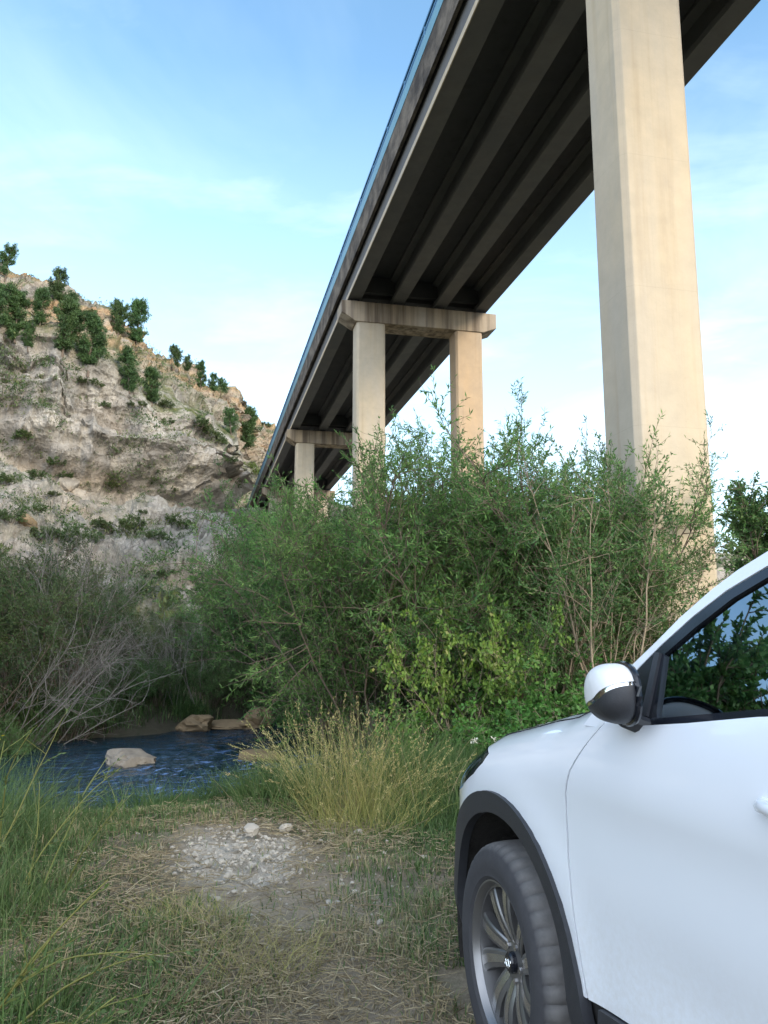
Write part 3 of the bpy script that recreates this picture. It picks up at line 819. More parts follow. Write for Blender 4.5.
# fine gravel: nobody could count it
def gravel():
    proto = []
    for s in range(5):
        bm = bmesh.new(); bmesh.ops.create_icosphere(bm, subdivisions=1, radius=1)
        Rr = rng(900 + s); V = np.array([v.co[:] for v in bm.verts]) * Rr.uniform(.6, 1.15, (len(bm.verts), 1)) * np.array([1, .8, .6])
        F = np.array([[v.index for v in f.verts] for f in bm.faces]); bm.free(); proto.append((V, F))
    R = rng(71); xs = R.uniform(-2.0, .6, 60000); ys = R.uniform(3.6, 6.4, 60000)
    keep = R.uniform(0, 1, len(xs)) < (gravel_mask(xs, ys) * .20 + .07 * np.exp(-((xs + .8) / .75) ** 2 - ((ys - 5.2) / .8) ** 2) + .012 * path_mask(xs, ys)); xs, ys = xs[keep], ys[keep]
    zs = G(xs, ys); Vs, Fs, k = [], [], 0
    for x, y, z in zip(xs, ys, zs):
        V, F = proto[R.integers(5)]; s = .0025 + .022 * R.uniform() ** 6; a = R.uniform(0, 6.3); c, sn = math.cos(a), math.sin(a)
        W = np.stack([V[:, 0] * c - V[:, 1] * sn, V[:, 0] * sn + V[:, 1] * c, V[:, 2]], -1) * s + np.array([x, y, z + s * .25])
        Vs.append(W); Fs.append(F + k); k += len(W)
    me = mesh_np('gravel', np.concatenate(Vs), [np.concatenate(Fs)], False)
    tag(link('gravel', me, M['stone']), 'pale loose gravel on the bare patch by the river', 'gravel', kind='stuff')
gravel()

# ------------------------------------------------------------------ bridge
AX = Vector((math.sin(math.radians(-13)), math.cos(math.radians(-13)), 0))
RT = Vector((AX.y, -AX.x, 0))
SPAN = 23.5
def build_bridge():
    P2 = Vector((-.71, 36, 0)); th = math.atan2(AX.y, AX.x) - PI / 2        # local y = along the bridge, local x = to the right
    root = empty('road_bridge', P2, th, 'tall concrete girder bridge with blue railing crossing high over the river', 'bridge')
    y0, y1 = -62.0, 83.0                                                     # along, relative to pier 2
    Z0 = 17.18                                                               # girder underside
    # piers: local y of each
    cols = {}
    def column(x, y, mat, zb):
        b = MB(); w, d, c = .68, .55, .10
        prof = [(-w + c, -d), (w - c, -d), (w, -d + c), (w, d - c), (w - c, d), (-w + c, d), (-w, d - c), (-w, -d + c)]
        b.prism([(x + a, y + e) for a, e in prof], zb, 16.06, 'z')
        return b.build('column', mat, root, bevel=.015)
    for k in range(-2, 4):
        y = k * SPAN if k != -1 else -SPAN
        for x, mt in ((0, M['concrete']), (4.8, M['concrete_orange'] if k == 0 else M['concrete'])):
            wp = P2 + RT * x + AX * y
            column(x, y, mt, drop(wp.x, wp.y) - 1.5)
        b = MB()
        prof = [(-1.42, 16.45), (-.75, 16.05), (5.5, 16.05), (6.17, 16.30), (6.17, 17.03), (-1.42, 17.03)]
        b.prism(prof, y - .62, y + .62, 'y')
        cap = b.build('pier_cap', M['concrete_cap'], root, bevel=.02)
        for g in range(4):
            for s in (-1, 1):
                bb = MB(); gx = -.78 + 2.08 * g
                bb.box(gx - .2, gx + .2, y + s * .33 - .13, y + s * .33 + .13, 17.03, Z0); bb.build('bearing', M['cladding'], cap)
    # girders, one per span and line: I-section
    for k in range(-3, 3 + 1):
        a, e = max(y0, k * SPAN + .04), min(y1, (k + 1) * SPAN - .04)
        if e - a < 1: continue
        for g in range(4):
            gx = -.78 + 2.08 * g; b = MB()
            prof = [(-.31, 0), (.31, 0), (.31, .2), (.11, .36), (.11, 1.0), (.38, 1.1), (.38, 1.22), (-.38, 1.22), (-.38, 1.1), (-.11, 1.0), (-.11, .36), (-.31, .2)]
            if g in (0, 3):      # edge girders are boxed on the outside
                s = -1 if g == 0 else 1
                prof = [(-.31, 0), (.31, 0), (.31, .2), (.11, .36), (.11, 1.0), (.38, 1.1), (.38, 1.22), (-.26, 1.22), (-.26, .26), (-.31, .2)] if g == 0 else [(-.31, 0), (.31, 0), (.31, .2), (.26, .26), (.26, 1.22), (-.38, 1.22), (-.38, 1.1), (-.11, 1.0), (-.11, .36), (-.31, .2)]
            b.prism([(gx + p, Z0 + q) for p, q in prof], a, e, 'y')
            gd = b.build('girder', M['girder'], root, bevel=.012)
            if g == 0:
                b = MB(); b.box(gx - .345, gx - .313, a, e, Z0 - .03, Z0 + .17); b.build('lit_edge_strip', M['concrete'], gd)  # pale strip added for the bright line where the flange edge catches light
        for f in (.0, 1.0):                                         # cross diaphragms
            b = MB(); yy = a + .3 + f * (e - a - .6)
            for g in range(3):
                gx = -.78 + 2.08 * g
                b.box(gx + .125, gx + 2.08 - .125, yy - .12, yy + .12, Z0 + .4, Z0 + 1.2)
            b.build('diaphragm', M['slab'], root)
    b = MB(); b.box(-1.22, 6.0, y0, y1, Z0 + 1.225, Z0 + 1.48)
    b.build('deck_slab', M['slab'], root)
    b = MB(); b.box(-.55, 5.4, y0, y1, Z0 + 1.484, Z0 + 1.56); b.build('roadway', M['asphalt'], root)
    # fascia: stained kerb beam in pieces along each edge
    for s in (0, 1):
        b = MB()
        for i in range(49):
            ya = y0 + i * 3.0; yb = min(ya + 2.98, y1)
            prof = [(-1.26, Z0 + .92), (-1.14, Z0 + .92), (-1.14, Z0 + 1.22), (-1.224, Z0 + 1.22), (-1.224, Z0 + 1.484), (-.6, Z0 + 1.484), (-.6, Z0 + 1.95), (-1.12, Z0 + 2.08), (-1.26, Z0 + 2.05)]
            if s: prof = [(4.78 - p, q) for p, q in prof][::-1]
            if ya < y1 - .1: b.prism(prof, ya, yb, 'y')
        b.build('fascia', M['fascia'], root)
    for s in (0, 1):
        x = -1.19 if s == 0 else 5.97; b = MB(); zb = Z0 + 2.07
        b.box(x - .05, x + .05, y0, y1, zb + .92, zb + 1.0)
        for zz in (.18, .34, .5, .66, .8): b.box(x - .018, x + .018, y0, y1, zb + zz - .045, zb + zz + .045)
        rail = b.build('railing', M['bluesteel'], root)
        b = MB(); b.box(x - .075, x - .052, y0, y1, zb + .02, zb + .46) if s == 0 else b.box(x + .052, x + .075, y0, y1, zb + .02, zb + .46)
        b.build('toe_board', M['bluerail'], rail)
        if s == 0:
            me = None
            for i in range(60):
                yy = y0 + .5 + i * 2.5
                if yy > y1: break
                bb = MB(); bb.box(x - .04, x + .04, -.045, .045, zb - .04, zb + .92)
                if me is None:
                    o = bb.build('railing_post', M['bluesteel'], rail); me = o.data; o.location = (0, yy, 0)
                else:
                    o = bpy.data.objects.new('railing_post', me); COL.objects.link(o); o.parent = rail; o.location = (0, yy, 0)
    b = MB(); ya = 3 * SPAN + .9
    b.prism([(-1.6, 9), (6.4, 9), (6.4, Z0 + 1.9), (-1.6, Z0 + 1.9)], y1 - .0, y1 + 3.0, 'y')
    b.build('abutment', M['concrete_cap'], root, bevel=.03)
build_bridge()

# ------------------------------------------------------------------ bushes of the river banks
W_A = bush(101, 5.4, 1.9, 30, 18, 9, 17, .078, .0165, .40, .026, tmin=.18)
W_B = bush(102, 5.5, 1.7, 26, 20, 9, 17, .075, .0165, .34, .028, .16, .35, tmin=.18)
W_C = bush(103, 5.3, 2.2, 34, 16, 9, 16, .075, .017, .52, .024, .15, .2, tmin=.15)
T_A = bush(104, 3.0, 1.8, 26, 16, 6, 12, .075, .015, .6, .018, .16, .3, .2, 0, .16)
T_B = bush(105, 3.0, 1.6, 22, 18, 6, 12, .07, .016, .45, .018, .16, .2, .15, .04, .16)
P_A = bush(106, 5.2, 1.3, 9, 20, 7, 13, .075, .028, .33, .026, .14, .35, .2)
BR_A = bush(107, 1.2, 1.5, 34, 9, 4, 7, .062, .040, 1.0, .008, .25, .15, .1, .12, .22, .6)
BR_B = bush(108, 1.2, 1.3, 28, 10, 4, 7, .055, .036, .8, .008, .25, .2, .1, .10, .22, .6)
V_A = bush(109, 2.6, .8, 12, 12, 5, 7, .07, .045, .25, .01, .25, .1, .15, .15, .14, .5)
mats_w = (M['willow'], M['bark'])
# x, y, kind, scale, turn, label   (near bank thicket)
def bank(name, mesh, mats, spots, cat, group):
    for i, (x, y, s, rz, lab) in enumerate(spots):
        plant(name, mesh, mats, (x, y, drop(x, y) - .05), rz, s, lab, cat, group)
TH = 'willows of the thicket beside the bridge'
bank('willow_bush', W_A, mats_w, [
 (-.05, 12.6, 1.06, .4, 'tall feathery willow bush right in front of the slender left bridge column'),
 (2.0, 13.6, 1.2, 2.0, 'tall willow bush in front of the orange stained bridge column'),
 (-2.2, 20.6, 1.12, 4.2, 'pale willow leaning left under the far bridge caps across the river'),
 (3.0, 15.6, 1.12, 1.2, 'rear willow bush filling the gap left of the big near column')], 'bush', TH)
bank('willow_bush', W_B, mats_w, [
 (.95, 12.9, .98, 1.0, 'upright dark willow bush midway between the two middle columns'),
 (-1.25, 19.6, 1.22, 3.0, 'upright willow at the left flank of the thicket, above the river bend'),
 (2.75, 12.4, .90, 5.0, 'willow bush with bare leaning stems left of the big near column')], 'bush', TH)
bank('willow_bush', W_C, mats_w, [
 (.4, 14.8, 1.2, .9, 'broad willow behind the others, topping the middle of the thicket'),
 (1.55, 11.4, .55, 2.9, 'low spreading willow in front of the thicket, behind the yellow green creeper'),
 (-.35, 17.6, 1.2, 5.5, 'broad willow filling the thicket behind the slender left column foot'),
 (-3.3, 21.5, .62, 2.2, 'lower broad willow at the far left end of the thicket across the river')], 'bush', TH)
bank('sapling', P_A, (M['poplar'], M['palebark']), [
 (3.05, 10.6, .83, .7, 'airy sapling whose leafy twigs cross the face of the big near column'),
 (3.75, 12.0, .62, 3.3, 'small leafy sapling at the foot of the big near column, above the car bonnet'),
 (2.55, 11.2, .52, 5.0, 'bluish sapling left of the airy one, against the white sky')], 'tree', 'saplings by the near column')
bank('climbing_vine', V_A, (M['vine'], M['palebark']), [
 (1.2, 10.3, (.72, .72, 1.12), .3, 'yellow green creeper climbing the thicket left of the bare leaning stems'),], 'vine', None)
bank('bramble', BR_A, (M['bramble'], M['palebark']), [
 (1.0, 9.6, .75, .2, 'low bramble mound below the yellow green creeper'),
 (2.0, 9.2, .86, 1.4, 'wide bramble mound right above the car bonnet'),
 (2.85, 8.9, .95, 2.5, 'tall bramble mound beside the wing mirror'),
 (.45, 11.2, .8, 4.0, 'bramble at the dark foot of the thicket behind the dry grass')], 'bush', 'brambles before the thicket')
bank('bramble', BR_B, (M['bramble'], M['palebark']), [
 (1.5, 8.4, .58, .8, 'small bramble at the meadow edge left of the car bonnet'),
 (3.6, 9.9, 1.1, 3.6, 'bramble hidden behind the wing mirror at the column foot'),
 (2.3, 10.4, 1.15, 5.1, 'high bramble bank between creeper and sapling'),
 (-.15, 11.6, .6, 2.0, 'low bramble at the water edge right of the river bend')], 'bush', 'brambles before the thicket')
# bare leaning stems in front of the thicket
def bare_stems(seed, n, h, lean, r, spread, twigs=6):
    R = rng(seed); st = np.stack([R.normal(0, spread, n), R.normal(0, spread, n), np.full(n, -.1)], -1)
    dr = np.array(lean)[None, :] + R.normal(0, .16, (n, 3)); S = polylines(R, st, dr, h * R.uniform(.6, 1.05, n), 12, .07)
    ix = np.repeat(np.arange(n), twigs); p, d = sample(S, ix, R.uniform(.35, 1, len(ix)))
    T = polylines(R, p, d + R.normal(0, .5, p.shape), h * R.uniform(.1, .35, len(ix)), 7, .14)
    ix2 = np.repeat(np.arange(len(ix)), 4); p2, d2 = sample(T, ix2, R.uniform(.2, 1, len(ix2)))
    U = polylines(R, p2, d2 + R.normal(0, .5, p2.shape), h * R.uniform(.04, .14, len(ix2)), 5, .18)
    w = merge([tubes(S, np.full(n, r) * R.uniform(.6, 1.2, n), np.full(n, r * .25), 5), tubes(T, np.full(len(ix), r * .35), np.full(len(ix), r * .12), 3), tubes(U, np.full(len(ix2), r * .16), np.full(len(ix2), r * .08), 3)])
    return mesh_np('twigs', w[0], [w[1]], True)
def bare(seed, loc, label, *a, mat='palebark', cat='bush', name='bare_bush', group=None):
    o = link(name, bare_stems(seed, *a), M[mat]); o.location = (loc[0], loc[1], drop(loc[0], loc[1])); return tag(o, label, cat, group)
bare(201, (2.15, 10.9), 'cluster of bare brown stems leaning right in the thicket', 7, 2.6, (.28, 0, 1), .022, .10, 3)
bare(202, (2.75, 10.6), 'thin bare sapling stems beside the leafy sapling', 4, 2.2, (.25, 0, 1), .02, .12, 2)
bare(203, (1.0, 11.0), 'two thin leaning bare stems in the dark middle of the thicket', 3, 2.0, (-.35, 0, 1), .018, .08, 2)
# far bank
FB = 'bushes on the far river bank'
def polar(px, D):
    """spot on the far side at a given distance ahead"""
    return (px - 384) / 800 * D * 1.0, D
mt = (M['tamarisk'], M['bark'])
for i, (px, D, k, s, mm, lab) in enumerate([
 (-30, 14.6, 0, 1.05, 'tamarisk', 'dark bush at the left picture edge on the far bank'),
 (22, 15.8, 1, 1.0, 'shrub', 'olive bush above the pale dead branches at the far left'),
 (75, 17.8, 0, .86, 'tamarisk', 'dark feathery bush behind the pale dead branches'),
 (118, 18.6, 1, .66, 'shrub', 'olive bush in the middle of the far bank above the boulder'),
 (152, 19.0, 0, .52, 'tamarisk', 'low dark bush right behind the drooping grey bush'),
 (190, 19.6, 1, .46, 'shrub', 'olive bush on the far bank right of the drooping grey bush'),
 (222, 20.6, 0, .64, 'willow', 'grey green bush over the tan rocks of the far bank'),
 (250, 21.4, 1, 1.08, 'tamarisk', 'tall feathery bush on the far bank under the abutment'),
 (283, 19.2, 0, .62, 'willow', 'low bush at the river bend beside the squared tan rock'),
 (50, 20.5, 0, 1.25, 'shrub', 'big olive bush standing behind the far bank at the left'),
 (0, 19.5, 1, 1.3, 'shrub', 'big dull bush behind the far bank near the left edge'),
 (108, 23.5, 0, .62, 'tamarisk', 'dull bush at the foot of the scree'),
 (172, 24.0, 1, .50, 'shrub', 'small olive bush where the scree meets the far bank'),
 (205, 26.0, 0, .5, 'willow', 'light green bush at the right foot of the scree'),
 (-60, 17.0, 1, 1.3, 'tamarisk', 'high dark bush beyond the left picture edge')]):
    x, y = polar(px, D); me = (T_A, T_B)[k]
    key = ('T', k, mm)
    if key not in HILL: HILL[key] = (me[0].copy(), me[1])
    plant('bank_bush', HILL[key], (M[mm], M['bark']), (x, y, drop(x, y) - .05), i * 1.3, s, lab, 'bush', FB)
for i, (px, D, k, s, lab) in enumerate([(30, 14.4, 1, .42, 'low sedge bush at the waterline left of the boulder'), (85, 15.6, 0, .40, 'low dark bush at the waterline above the boulder'), (128, 16.6, 1, .42, 'green reed tuft at the waterline right above the boulder'), (160, 17.2, 0, .38, 'green tuft at the waterline left of the rounded brown rock'), (212, 18.6, 1, .46, 'pale green upright tuft behind the tan rocks'), (240, 19.2, 0, .42, 'round green tuft behind the squared tan rock'), (-10, 13.6, 0, .5, 'dark tuft at the waterline beyond the left edge')]):
    x, y = polar(px, D)
    key = ('T', k, 'grassy')
    if key not in HILL: HILL[key] = ((T_A, T_B)[k][0].copy(), (T_A, T_B)[k][1])
    plant('bank_tuft', HILL[key], (M['poplar'], M['bark']), (x, y, drop(x, y) - .05), i * 2.3, s, lab, 'bush', 'tufts along the far waterline')
x, y = polar(25, 14.8); bare(211, (x, y), 'pale grey dead branches spraying right over the far bank at the left', 13, 3.3, (.95, -.25, .85), .016, .35, 9, mat='deadtwig', name='dead_bush')
x, y = polar(75, 16.0); bare(212, (x, y), 'tangle of grey dead twigs above the waterline left of the boulder', 14, 2.0, (.5, -.2, .8), .010, .35, 9, mat='deadtwig', name='dead_bush')
x, y = polar(172, 17.9); bare(213, (x, y), 'grey drooping dead bush in the middle of the far bank', 26, 1.9, (-.1, -.3, 1), .009, .30, 10, mat='deadtwig', name='dead_bush')
x, y = polar(58, 18.0); bare(214, (x, y), 'tall grey leafless bush over the olive bushes at the left', 22, 3.6, (.2, -.1, 1), .014, .5, 9, mat='deadtwig', name='dead_bush')
bare(215, (.25, 10.9), 'dry brown twigs sticking out at the foot of the thicket', 10, 1.1, (-.3, -.2, .8), .008, .2, 5, mat='deadtwig', name='dead_bush')

# taller trees
TR = [bush(131, 9, 2.6, 9, 40, 10, 24, .135, .078, .32, .10, .12, .3, .28, 0, .10, .12), bush(132, 9, 2.2, 7, 44, 10, 24, .135, .078, .25, .11, .12, .35, .22, 0, .10, .1)]
for i, (x, y, s, k, lab) in enumerate([(17.6, 34.5, .98, 0, 'leafy tree beyond the car roof at the right picture edge'), (21.5, 38, .85, 1, 'leafy tree out past the right picture edge')]):
    plant('leafy_tree', TR[k], (M['poplar'], M['bark']), (x, y, drop(x, y)), i, s, lab, 'tree', 'trees beyond the meadow', ('crown', 'trunk'))
for i, (x, y, s, k) in enumerate([(17.5, -11.5, .7, 0), (21.5, -8.5, .7, 1), (-13.0, -10.5, .8, 1), (-15.2, 13.2, 1.3, 0), (-15.4, 11.6, 1.4, 1), (-18.2, 9.2, 1.4, 0), (-17.5, 16.5, 1.6, 1), (-22, 13, 1.6, 0), (-18.5, 19.0, 1.4, 0)]):
    plant('leafy_tree', TR[k], (M['poplar'], M['bark']), (x, y, gz(x, y) - .1), i * 1.9, s, 'leafy tree standing outside the picture behind the meadow' if i < 3 else 'leafy tree of the river bank outside the left picture edge', 'tree', 'trees behind the meadow' if i < 3 else 'trees of the river bank', ('crown', 'trunk'))

# ------------------------------------------------------------------ grass
def blades(R, x, y, z, h, wd, lean, dry, bend=.5):
    n = len(x); a = R.uniform(0, 2 * PI, n); d = np.stack([np.cos(a), np.sin(a), np.zeros(n)], -1); s = np.stack([-np.sin(a), np.cos(a), np.zeros(n)], -1)
    b = np.stack([x, y, z], -1); up = np.array([0, 0, 1.])
    lean = lean[:, None]; h = h[:, None]; wd = wd[:, None]
    m = b + up * h * .55 * np.sqrt(np.maximum(1 - lean ** 2 * .5, .1)) + d * h * lean * .35
    t = b + up * h * np.maximum(.95 - lean * bend, .12) + d * h * lean * .95
    V = np.stack([b - s * wd * .5, b + s * wd * .5, m + s * wd * .4, m - s * wd * .4, t], 1).reshape(-1, 3)
    k = (np.arange(n) * 5)[:, None]
    return V, k + np.array([[0, 1, 2, 3]]), k + np.array([[3, 2, 4]]), np.repeat(dry, 5)
CARO = np.array([1.258, 2.917])
def not_car(x, y):
    f = np.array([-.2756, .9613]); l = np.array([-.9613, -.2756]); dx, dy = x - CARO[0], y - CARO[1]
    a, b = dx * f[0] + dy * f[1], dx * l[0] + dy * l[1]
    return ~((a > -3.6) & (a < .9) & (np.abs(b) < .86))
def meadow():
    R = rng(301); n = 420000
    # sample denser near the camera
    D = 1.4 + 12.5 * R.uniform(0, 1, n) ** 1.25; k = R.uniform(-.72, .62, n); x, y = k * D, D
    keep = np.ones(n, bool)
    d = river_d(x, y); keep &= (d < -3.75); keep &= not_car(x, y)
    p = np.stack([x, y, np.zeros(n)], -1); c1 = fbm(p * 1.1, 3, 310); c2 = fbm(p * 4.0, 3, 311)
    pm = path_mask(x, y); gm = gravel_mask(x, y)
    bank_ = sstep(5.3, 4.1, np.abs(d)); right = sstep(-.5, .7, x + .12 * (y - 6)) * sstep(4.6, 6.2, y); left = sstep(-1.2, -2.0, x + .12 * (y - 3)) * sstep(7.5, 5.5, y)
    left = np.maximum(left, sstep(-.82, -1.15, x) * sstep(3.0, 1.8, y))
    lush = np.clip(bank_ + right, 0, 1)
    dens = np.clip(  .38 + .42 * c1 + .25 * c2 + .7 * lush + .2 * left - .62 * pm - 1.1 * gm, .02, 1)
    keep &= R.uniform(0, 1, n) < dens
    x, y, c1, c2, lush, left, right, pm, bank_ = [v[keep] for v in (x, y, c1, c2, lush, left, right, pm, bank_)]
    n = len(x); z = G(x, y) - .01
    h = .035 + .035 * R.uniform(0, 1, n) + .05 * np.clip(c1, 0, 1) + R.uniform(.3, 1, n) * (.15 * bank_ + .30 * right * sstep(5, 8, y) + .05 * right) + left * R.uniform(.1, 1, n) * .14
    wd = .003 + .0012 * y ** .5 + .004 * lush * R.uniform(0, 1, n)
    dry = np.clip(.46 + .3 * c2 - .3 * lush - .02 * left + R.normal(0, .17, n) + .35 * (R.uniform(0, 1, n) < .22 * (1 - lush) + .05) + .32 * pm, 0, 1)
    V, Q, T, a = blades(R, x, y, z, h, wd, R.uniform(.15, 1.0, n), dry)
    me = mesh_np('meadow_grass', V, [Q, T], True, {'tint': a})
    tag(link('meadow_grass', me, M['grass']), 'short trodden grass of the riverside meadow', 'grass', kind='stuff')
meadow()
def straw():
    R = rng(302); n = 60000
    D = 1.4 + 7.5 * R.uniform(0, 1, n) ** 1.3; x, y = R.uniform(-.62, .45, n) * D, D
    d = river_d(x, y); p = np.stack([x, y, np.zeros(n)], -1)
    keep = (d < -4.3) & not_car(x, y) & (R.uniform(0, 1, n) < np.clip(.55 + .6 * fbm(p * 1.4, 3, 320) + .3 * path_mask(x, y) - .75 * gravel_mask(x, y) - .8 * sstep(-.3, .6, x) * sstep(4.5, 6.5, y), .05, 1))
    x, y = x[keep], y[keep]; n = len(x); z = G(x, y) + R.uniform(.004, .045, n)
    a = R.uniform(0, 2 * PI, n); el = R.normal(0, .12, n)
    ln = R.uniform(.025, .085, n) + .28 * (R.uniform(0, 1, n) < .03) * R.uniform(.3, 1, n)
    S = polylines(R, np.stack([x, y, z], -1), np.stack([np.cos(a), np.sin(a), el], -1), ln, 4, .13, 0, .01)
    S[..., 2] = np.maximum(S[..., 2], G(S[..., 0], S[..., 1]) + .002)
    V, F = tubes(S, np.full(n, .0016) + .0004 * y ** .5, np.full(n, .001) + .0003 * y ** .5, 3)
    t = np.clip(R.normal(.5, .25, n), 0, 1)
    me = mesh_np('straw_litter', V, [F], True, {'tint': np.repeat(t, 12)})
    tag(link('straw_litter', me, M['straw']), 'dry straw lying flat over the trodden ground', 'straw', kind='stuff')
straw()
def grass_clump(name, loc, seed, n, rad, h, dry0, label, mat, lean=(.15, .9), stalks=0, wd=.004, cat='grass clump', bias=(0, 0), bend=.5):
    R = rng(seed); a = R.uniform(0, 2 * PI, n); r = rad * np.sqrt(R.uniform(0, 1, n)); x, y = np.cos(a) * r, np.sin(a) * r
    hh = h * R.uniform(.45, 1.05, n); ln = R.uniform(*lean, n)
    pts = np.stack([x, y, np.full(n, -.03)], -1)
    o = R.uniform(0, 2 * PI, n)
    dirs = np.stack([np.cos(o) * ln * .55 + x / rad * .25 + bias[0], np.sin(o) * ln * .55 + y / rad * .25 + bias[1], np.ones(n)], -1)
    S = polylines(R, pts, dirs, hh, 7, .05, .13)
    # ribbons
    s = unit(np.cross(unit(np.gradient(S, axis=1)), R.normal(0, 1, (n, 1, 3)))); w = wd * R.uniform(.6, 1.3, n)[:, None, None] * np.linspace(1, .15, 7)[None, :, None]
    V = np.stack([S - s * w * .5, S + s * w * .5], 2).reshape(-1, 3)
    b = (np.arange(n) * 14)[:, None, None]; i = np.arange(6)[None, :, None] * 2
    F = (b + i + np.array([0, 1, 3, 2])[None, None, :]).reshape(-1, 4)
    t = np.repeat(np.clip(R.normal(dry0, .22, n), 0, 1), 14)
    Vs, Fs, Ts = [V], [F], [t]
    if stalks:      # seed heads
        m = R.choice(n, stalks, replace=False); e = S[m][:, -1]; dd = unit(S[m][:, -1] - S[m][:, -2])
        k = 16; q = np.repeat(e, k, 0) - np.repeat(dd, k, 0) * R.uniform(0, .14, (stalks * k, 1)); dl = np.repeat(dd, k, 0) + R.normal(0, .55, (stalks * k, 3))
        v, f = leaves(R, q, dl, .022, .006); Fs.append(f + len(V)); Vs.append(v); Ts.append(np.clip(R.normal(.8, .15, len(v)), 0, 1))
    me = mesh_np(name, np.concatenate(Vs), [np.concatenate(Fs)], True, {'tint': np.concatenate(Ts)})
    ob = link(name, me, M[mat]); ob.location = (loc[0], loc[1], gz(*loc)); return tag(ob, label, cat)
grass_clump('dry_grass_clump', (-.32, 6.6), 401, 430, .33, .93, .33, 'tall yellow dry grass clump arching over the river bank', 'drygrass', (.1, 1.0), 160, .005)
grass_clump('dry_grass_clump', (.12, 6.9), 402, 160, .28, .66, .2, 'shorter straw coloured clump leaning right beside the tall dry one', 'drygrass', (.3, 1.1), 80, .005, bias=(.25, 0))
grass_clump('dry_grass_clump', (-.62, 7.6), 403, 200, .30, .78, .4, 'dry clump behind the tall one, spreading over the water edge', 'drygrass', (.3, 1.2), 90, .006, bias=(-.25, 0))
for i, (x, y, n, r, h, dr, lab) in enumerate([(-.12, 6.15, 420, .42, .46, .3, 'green and straw coloured grass at the foot of the tall dry clump'), (.42, 6.7, 420, .45, .6, .28, 'mixed grass sloping down to the right of the tall dry clump'), (-.8, 6.75, 380, .4, .5, .3, 'mixed grass left of the tall dry clump above the gravel'), (.1, 7.6, 420, .5, .85, .25, 'pale green tall grass rising behind the tall dry clump')]):
    grass_clump('mixed_grass_clump', (x, y), 470 + i, n, r, h, dr + (.25 if i != 0 else 0), lab, 'grass' if i != 0 else 'drygrass', (.05, 1.1), 24, .006)
grass_clump('dry_grass_clump', (-.55, 3.6), 404, 420, .30, .24, .65, 'small flattened tan grass tuft in the middle of the track', 'drygrass', (.5, 1.4), 0, .003)
grass_clump('dry_grass_clump', (-.95, 4.1), 411, 320, .26, .20, .6, 'flattened tan grass tuft left of the track below the gravel', 'drygrass', (.5, 1.4), 0, .003)
for i, (x, y, n, r, h, lab) in enumerate([(-.95, 7.1, 700, .28, .42, 'fresh green grass clump at the waterline left of the dry grass'), (-1.35, 7.6, 500, .3, .36, 'green clump at the waterline in front of the blue riffle'), (-2.0, 7.3, 600, .42, .34, 'wide green clump on the near bank below the boulder'), (.6, 7.9, 900, .55, .55, 'green tall grass between the dry clump and the brambles'), (1.05, 7.2, 800, .5, .42, 'green grass clump ahead of the car headlight'), (.45, 6.2, 500, .45, .26, 'low lush clump in the grass at the right of the track'), (-2.9, 7.2, 500, .45, .36, 'green clump on the near bank near the left edge'), (-3.75, 7.9, 800, .55, .95, 'tall green reeds closing the river at the left edge'), (-3.3, 6.9, 500, .4, .7, 'reeds in front of the taller reeds at the left edge')]):
    grass_clump('green_grass_clump', (x, y), 420 + i, n, r, h, .42, lab, 'grass', (.1, .9), 0, .007)
# dark tall weeds at the left foreground
for i, (x, y, n, r, h, dr, lab) in enumerate([(-1.12, 2.35, 200, .26, .55, .45, 'tall dark weed clump at the lower left corner'), (-1.45, 3.1, 220, .34, .58, .42, 'tall weed clump at the left edge behind the corner one'), (-1.95, 4.1, 280, .4, .6, .4, 'green weed clump halfway to the river at the left edge'), (-2.55, 5.4, 500, .45, .7, .3, 'green weed clump close to the river at the left edge'), (-1.0, 3.0, 140, .3, .32, .5, 'lower mixed weed clump right of the tall dark ones')]):
    grass_clump('weed_clump', (x, y), 440 + i, n, r, h, dr, lab, 'grass', (.2, 1.3), 0, .006)
def stalk_plant(loc, seed, n, h, lean, label, flowers=False, name='weed_stalk'):
    R = rng(seed); st = np.stack([R.normal(0, .10, n), R.normal(0, .10, n), np.full(n, -.05)], -1)
    S = polylines(R, st, np.array(lean)[None] + R.normal(0, .25, (n, 3)), h * R.uniform(.6, 1.05, n), 12, .05, .05)
    ix = np.repeat(np.arange(n), 6); p, d = sample(S, ix, R.uniform(.3, 1, len(ix))); T = polylines(R, p, d + R.normal(0, .5, p.shape), h * R.uniform(.06, .22, len(ix)), 5, .1)
    ix2 = np.repeat(np.arange(len(ix)), 7); p2, d2 = sample(T, ix2, R.uniform(.1, 1, len(ix2)))
    root = empty(name, (loc[0], loc[1], gz(*loc)), 0, label, 'weed', 'weeds at the left foreground')
    w = merge([tubes(S, np.full(n, .0055), np.full(n, .002), 5), tubes(T, np.full(len(ix), .0022), np.full(len(ix), .001), 3)])
    link('stem', mesh_np('stem', w[0], [w[1]], True, {'tint': np.full(len(w[0]), .22)}), M['drygrass'], root)
    link('foliage', foliage_mesh('foliage', R, [(p2, d2 + R.normal(0, .5, p2.shape), .035, .009)]), M['shrub'], root)
    if flowers:
        e = T[::5, -1]; q = np.repeat(e, 9, 0) + R.normal(0, .012, (len(e) * 9, 3)); v, f = leaves(R, q, R.normal(0, 1, q.shape) + np.array([0, 0, .8]), .016, .012)
        link('flower', mesh_np('flower', v, [f], True), M['yellow_petal'], root)
stalk_plant((-1.75, 3.75), 501, 5, 1.22, (-.08, 0, 1), 'tall yellow flowering weed at the left edge', True)
stalk_plant((-1.32, 2.9), 502, 5, .9, (.5, -.1, 1), 'pale green stalks leaning right across the lower left')
stalk_plant((-1.15, 2.4), 503, 4, .62, (.55, 0, .9), 'yellowish bent stalks in the lower left corner')
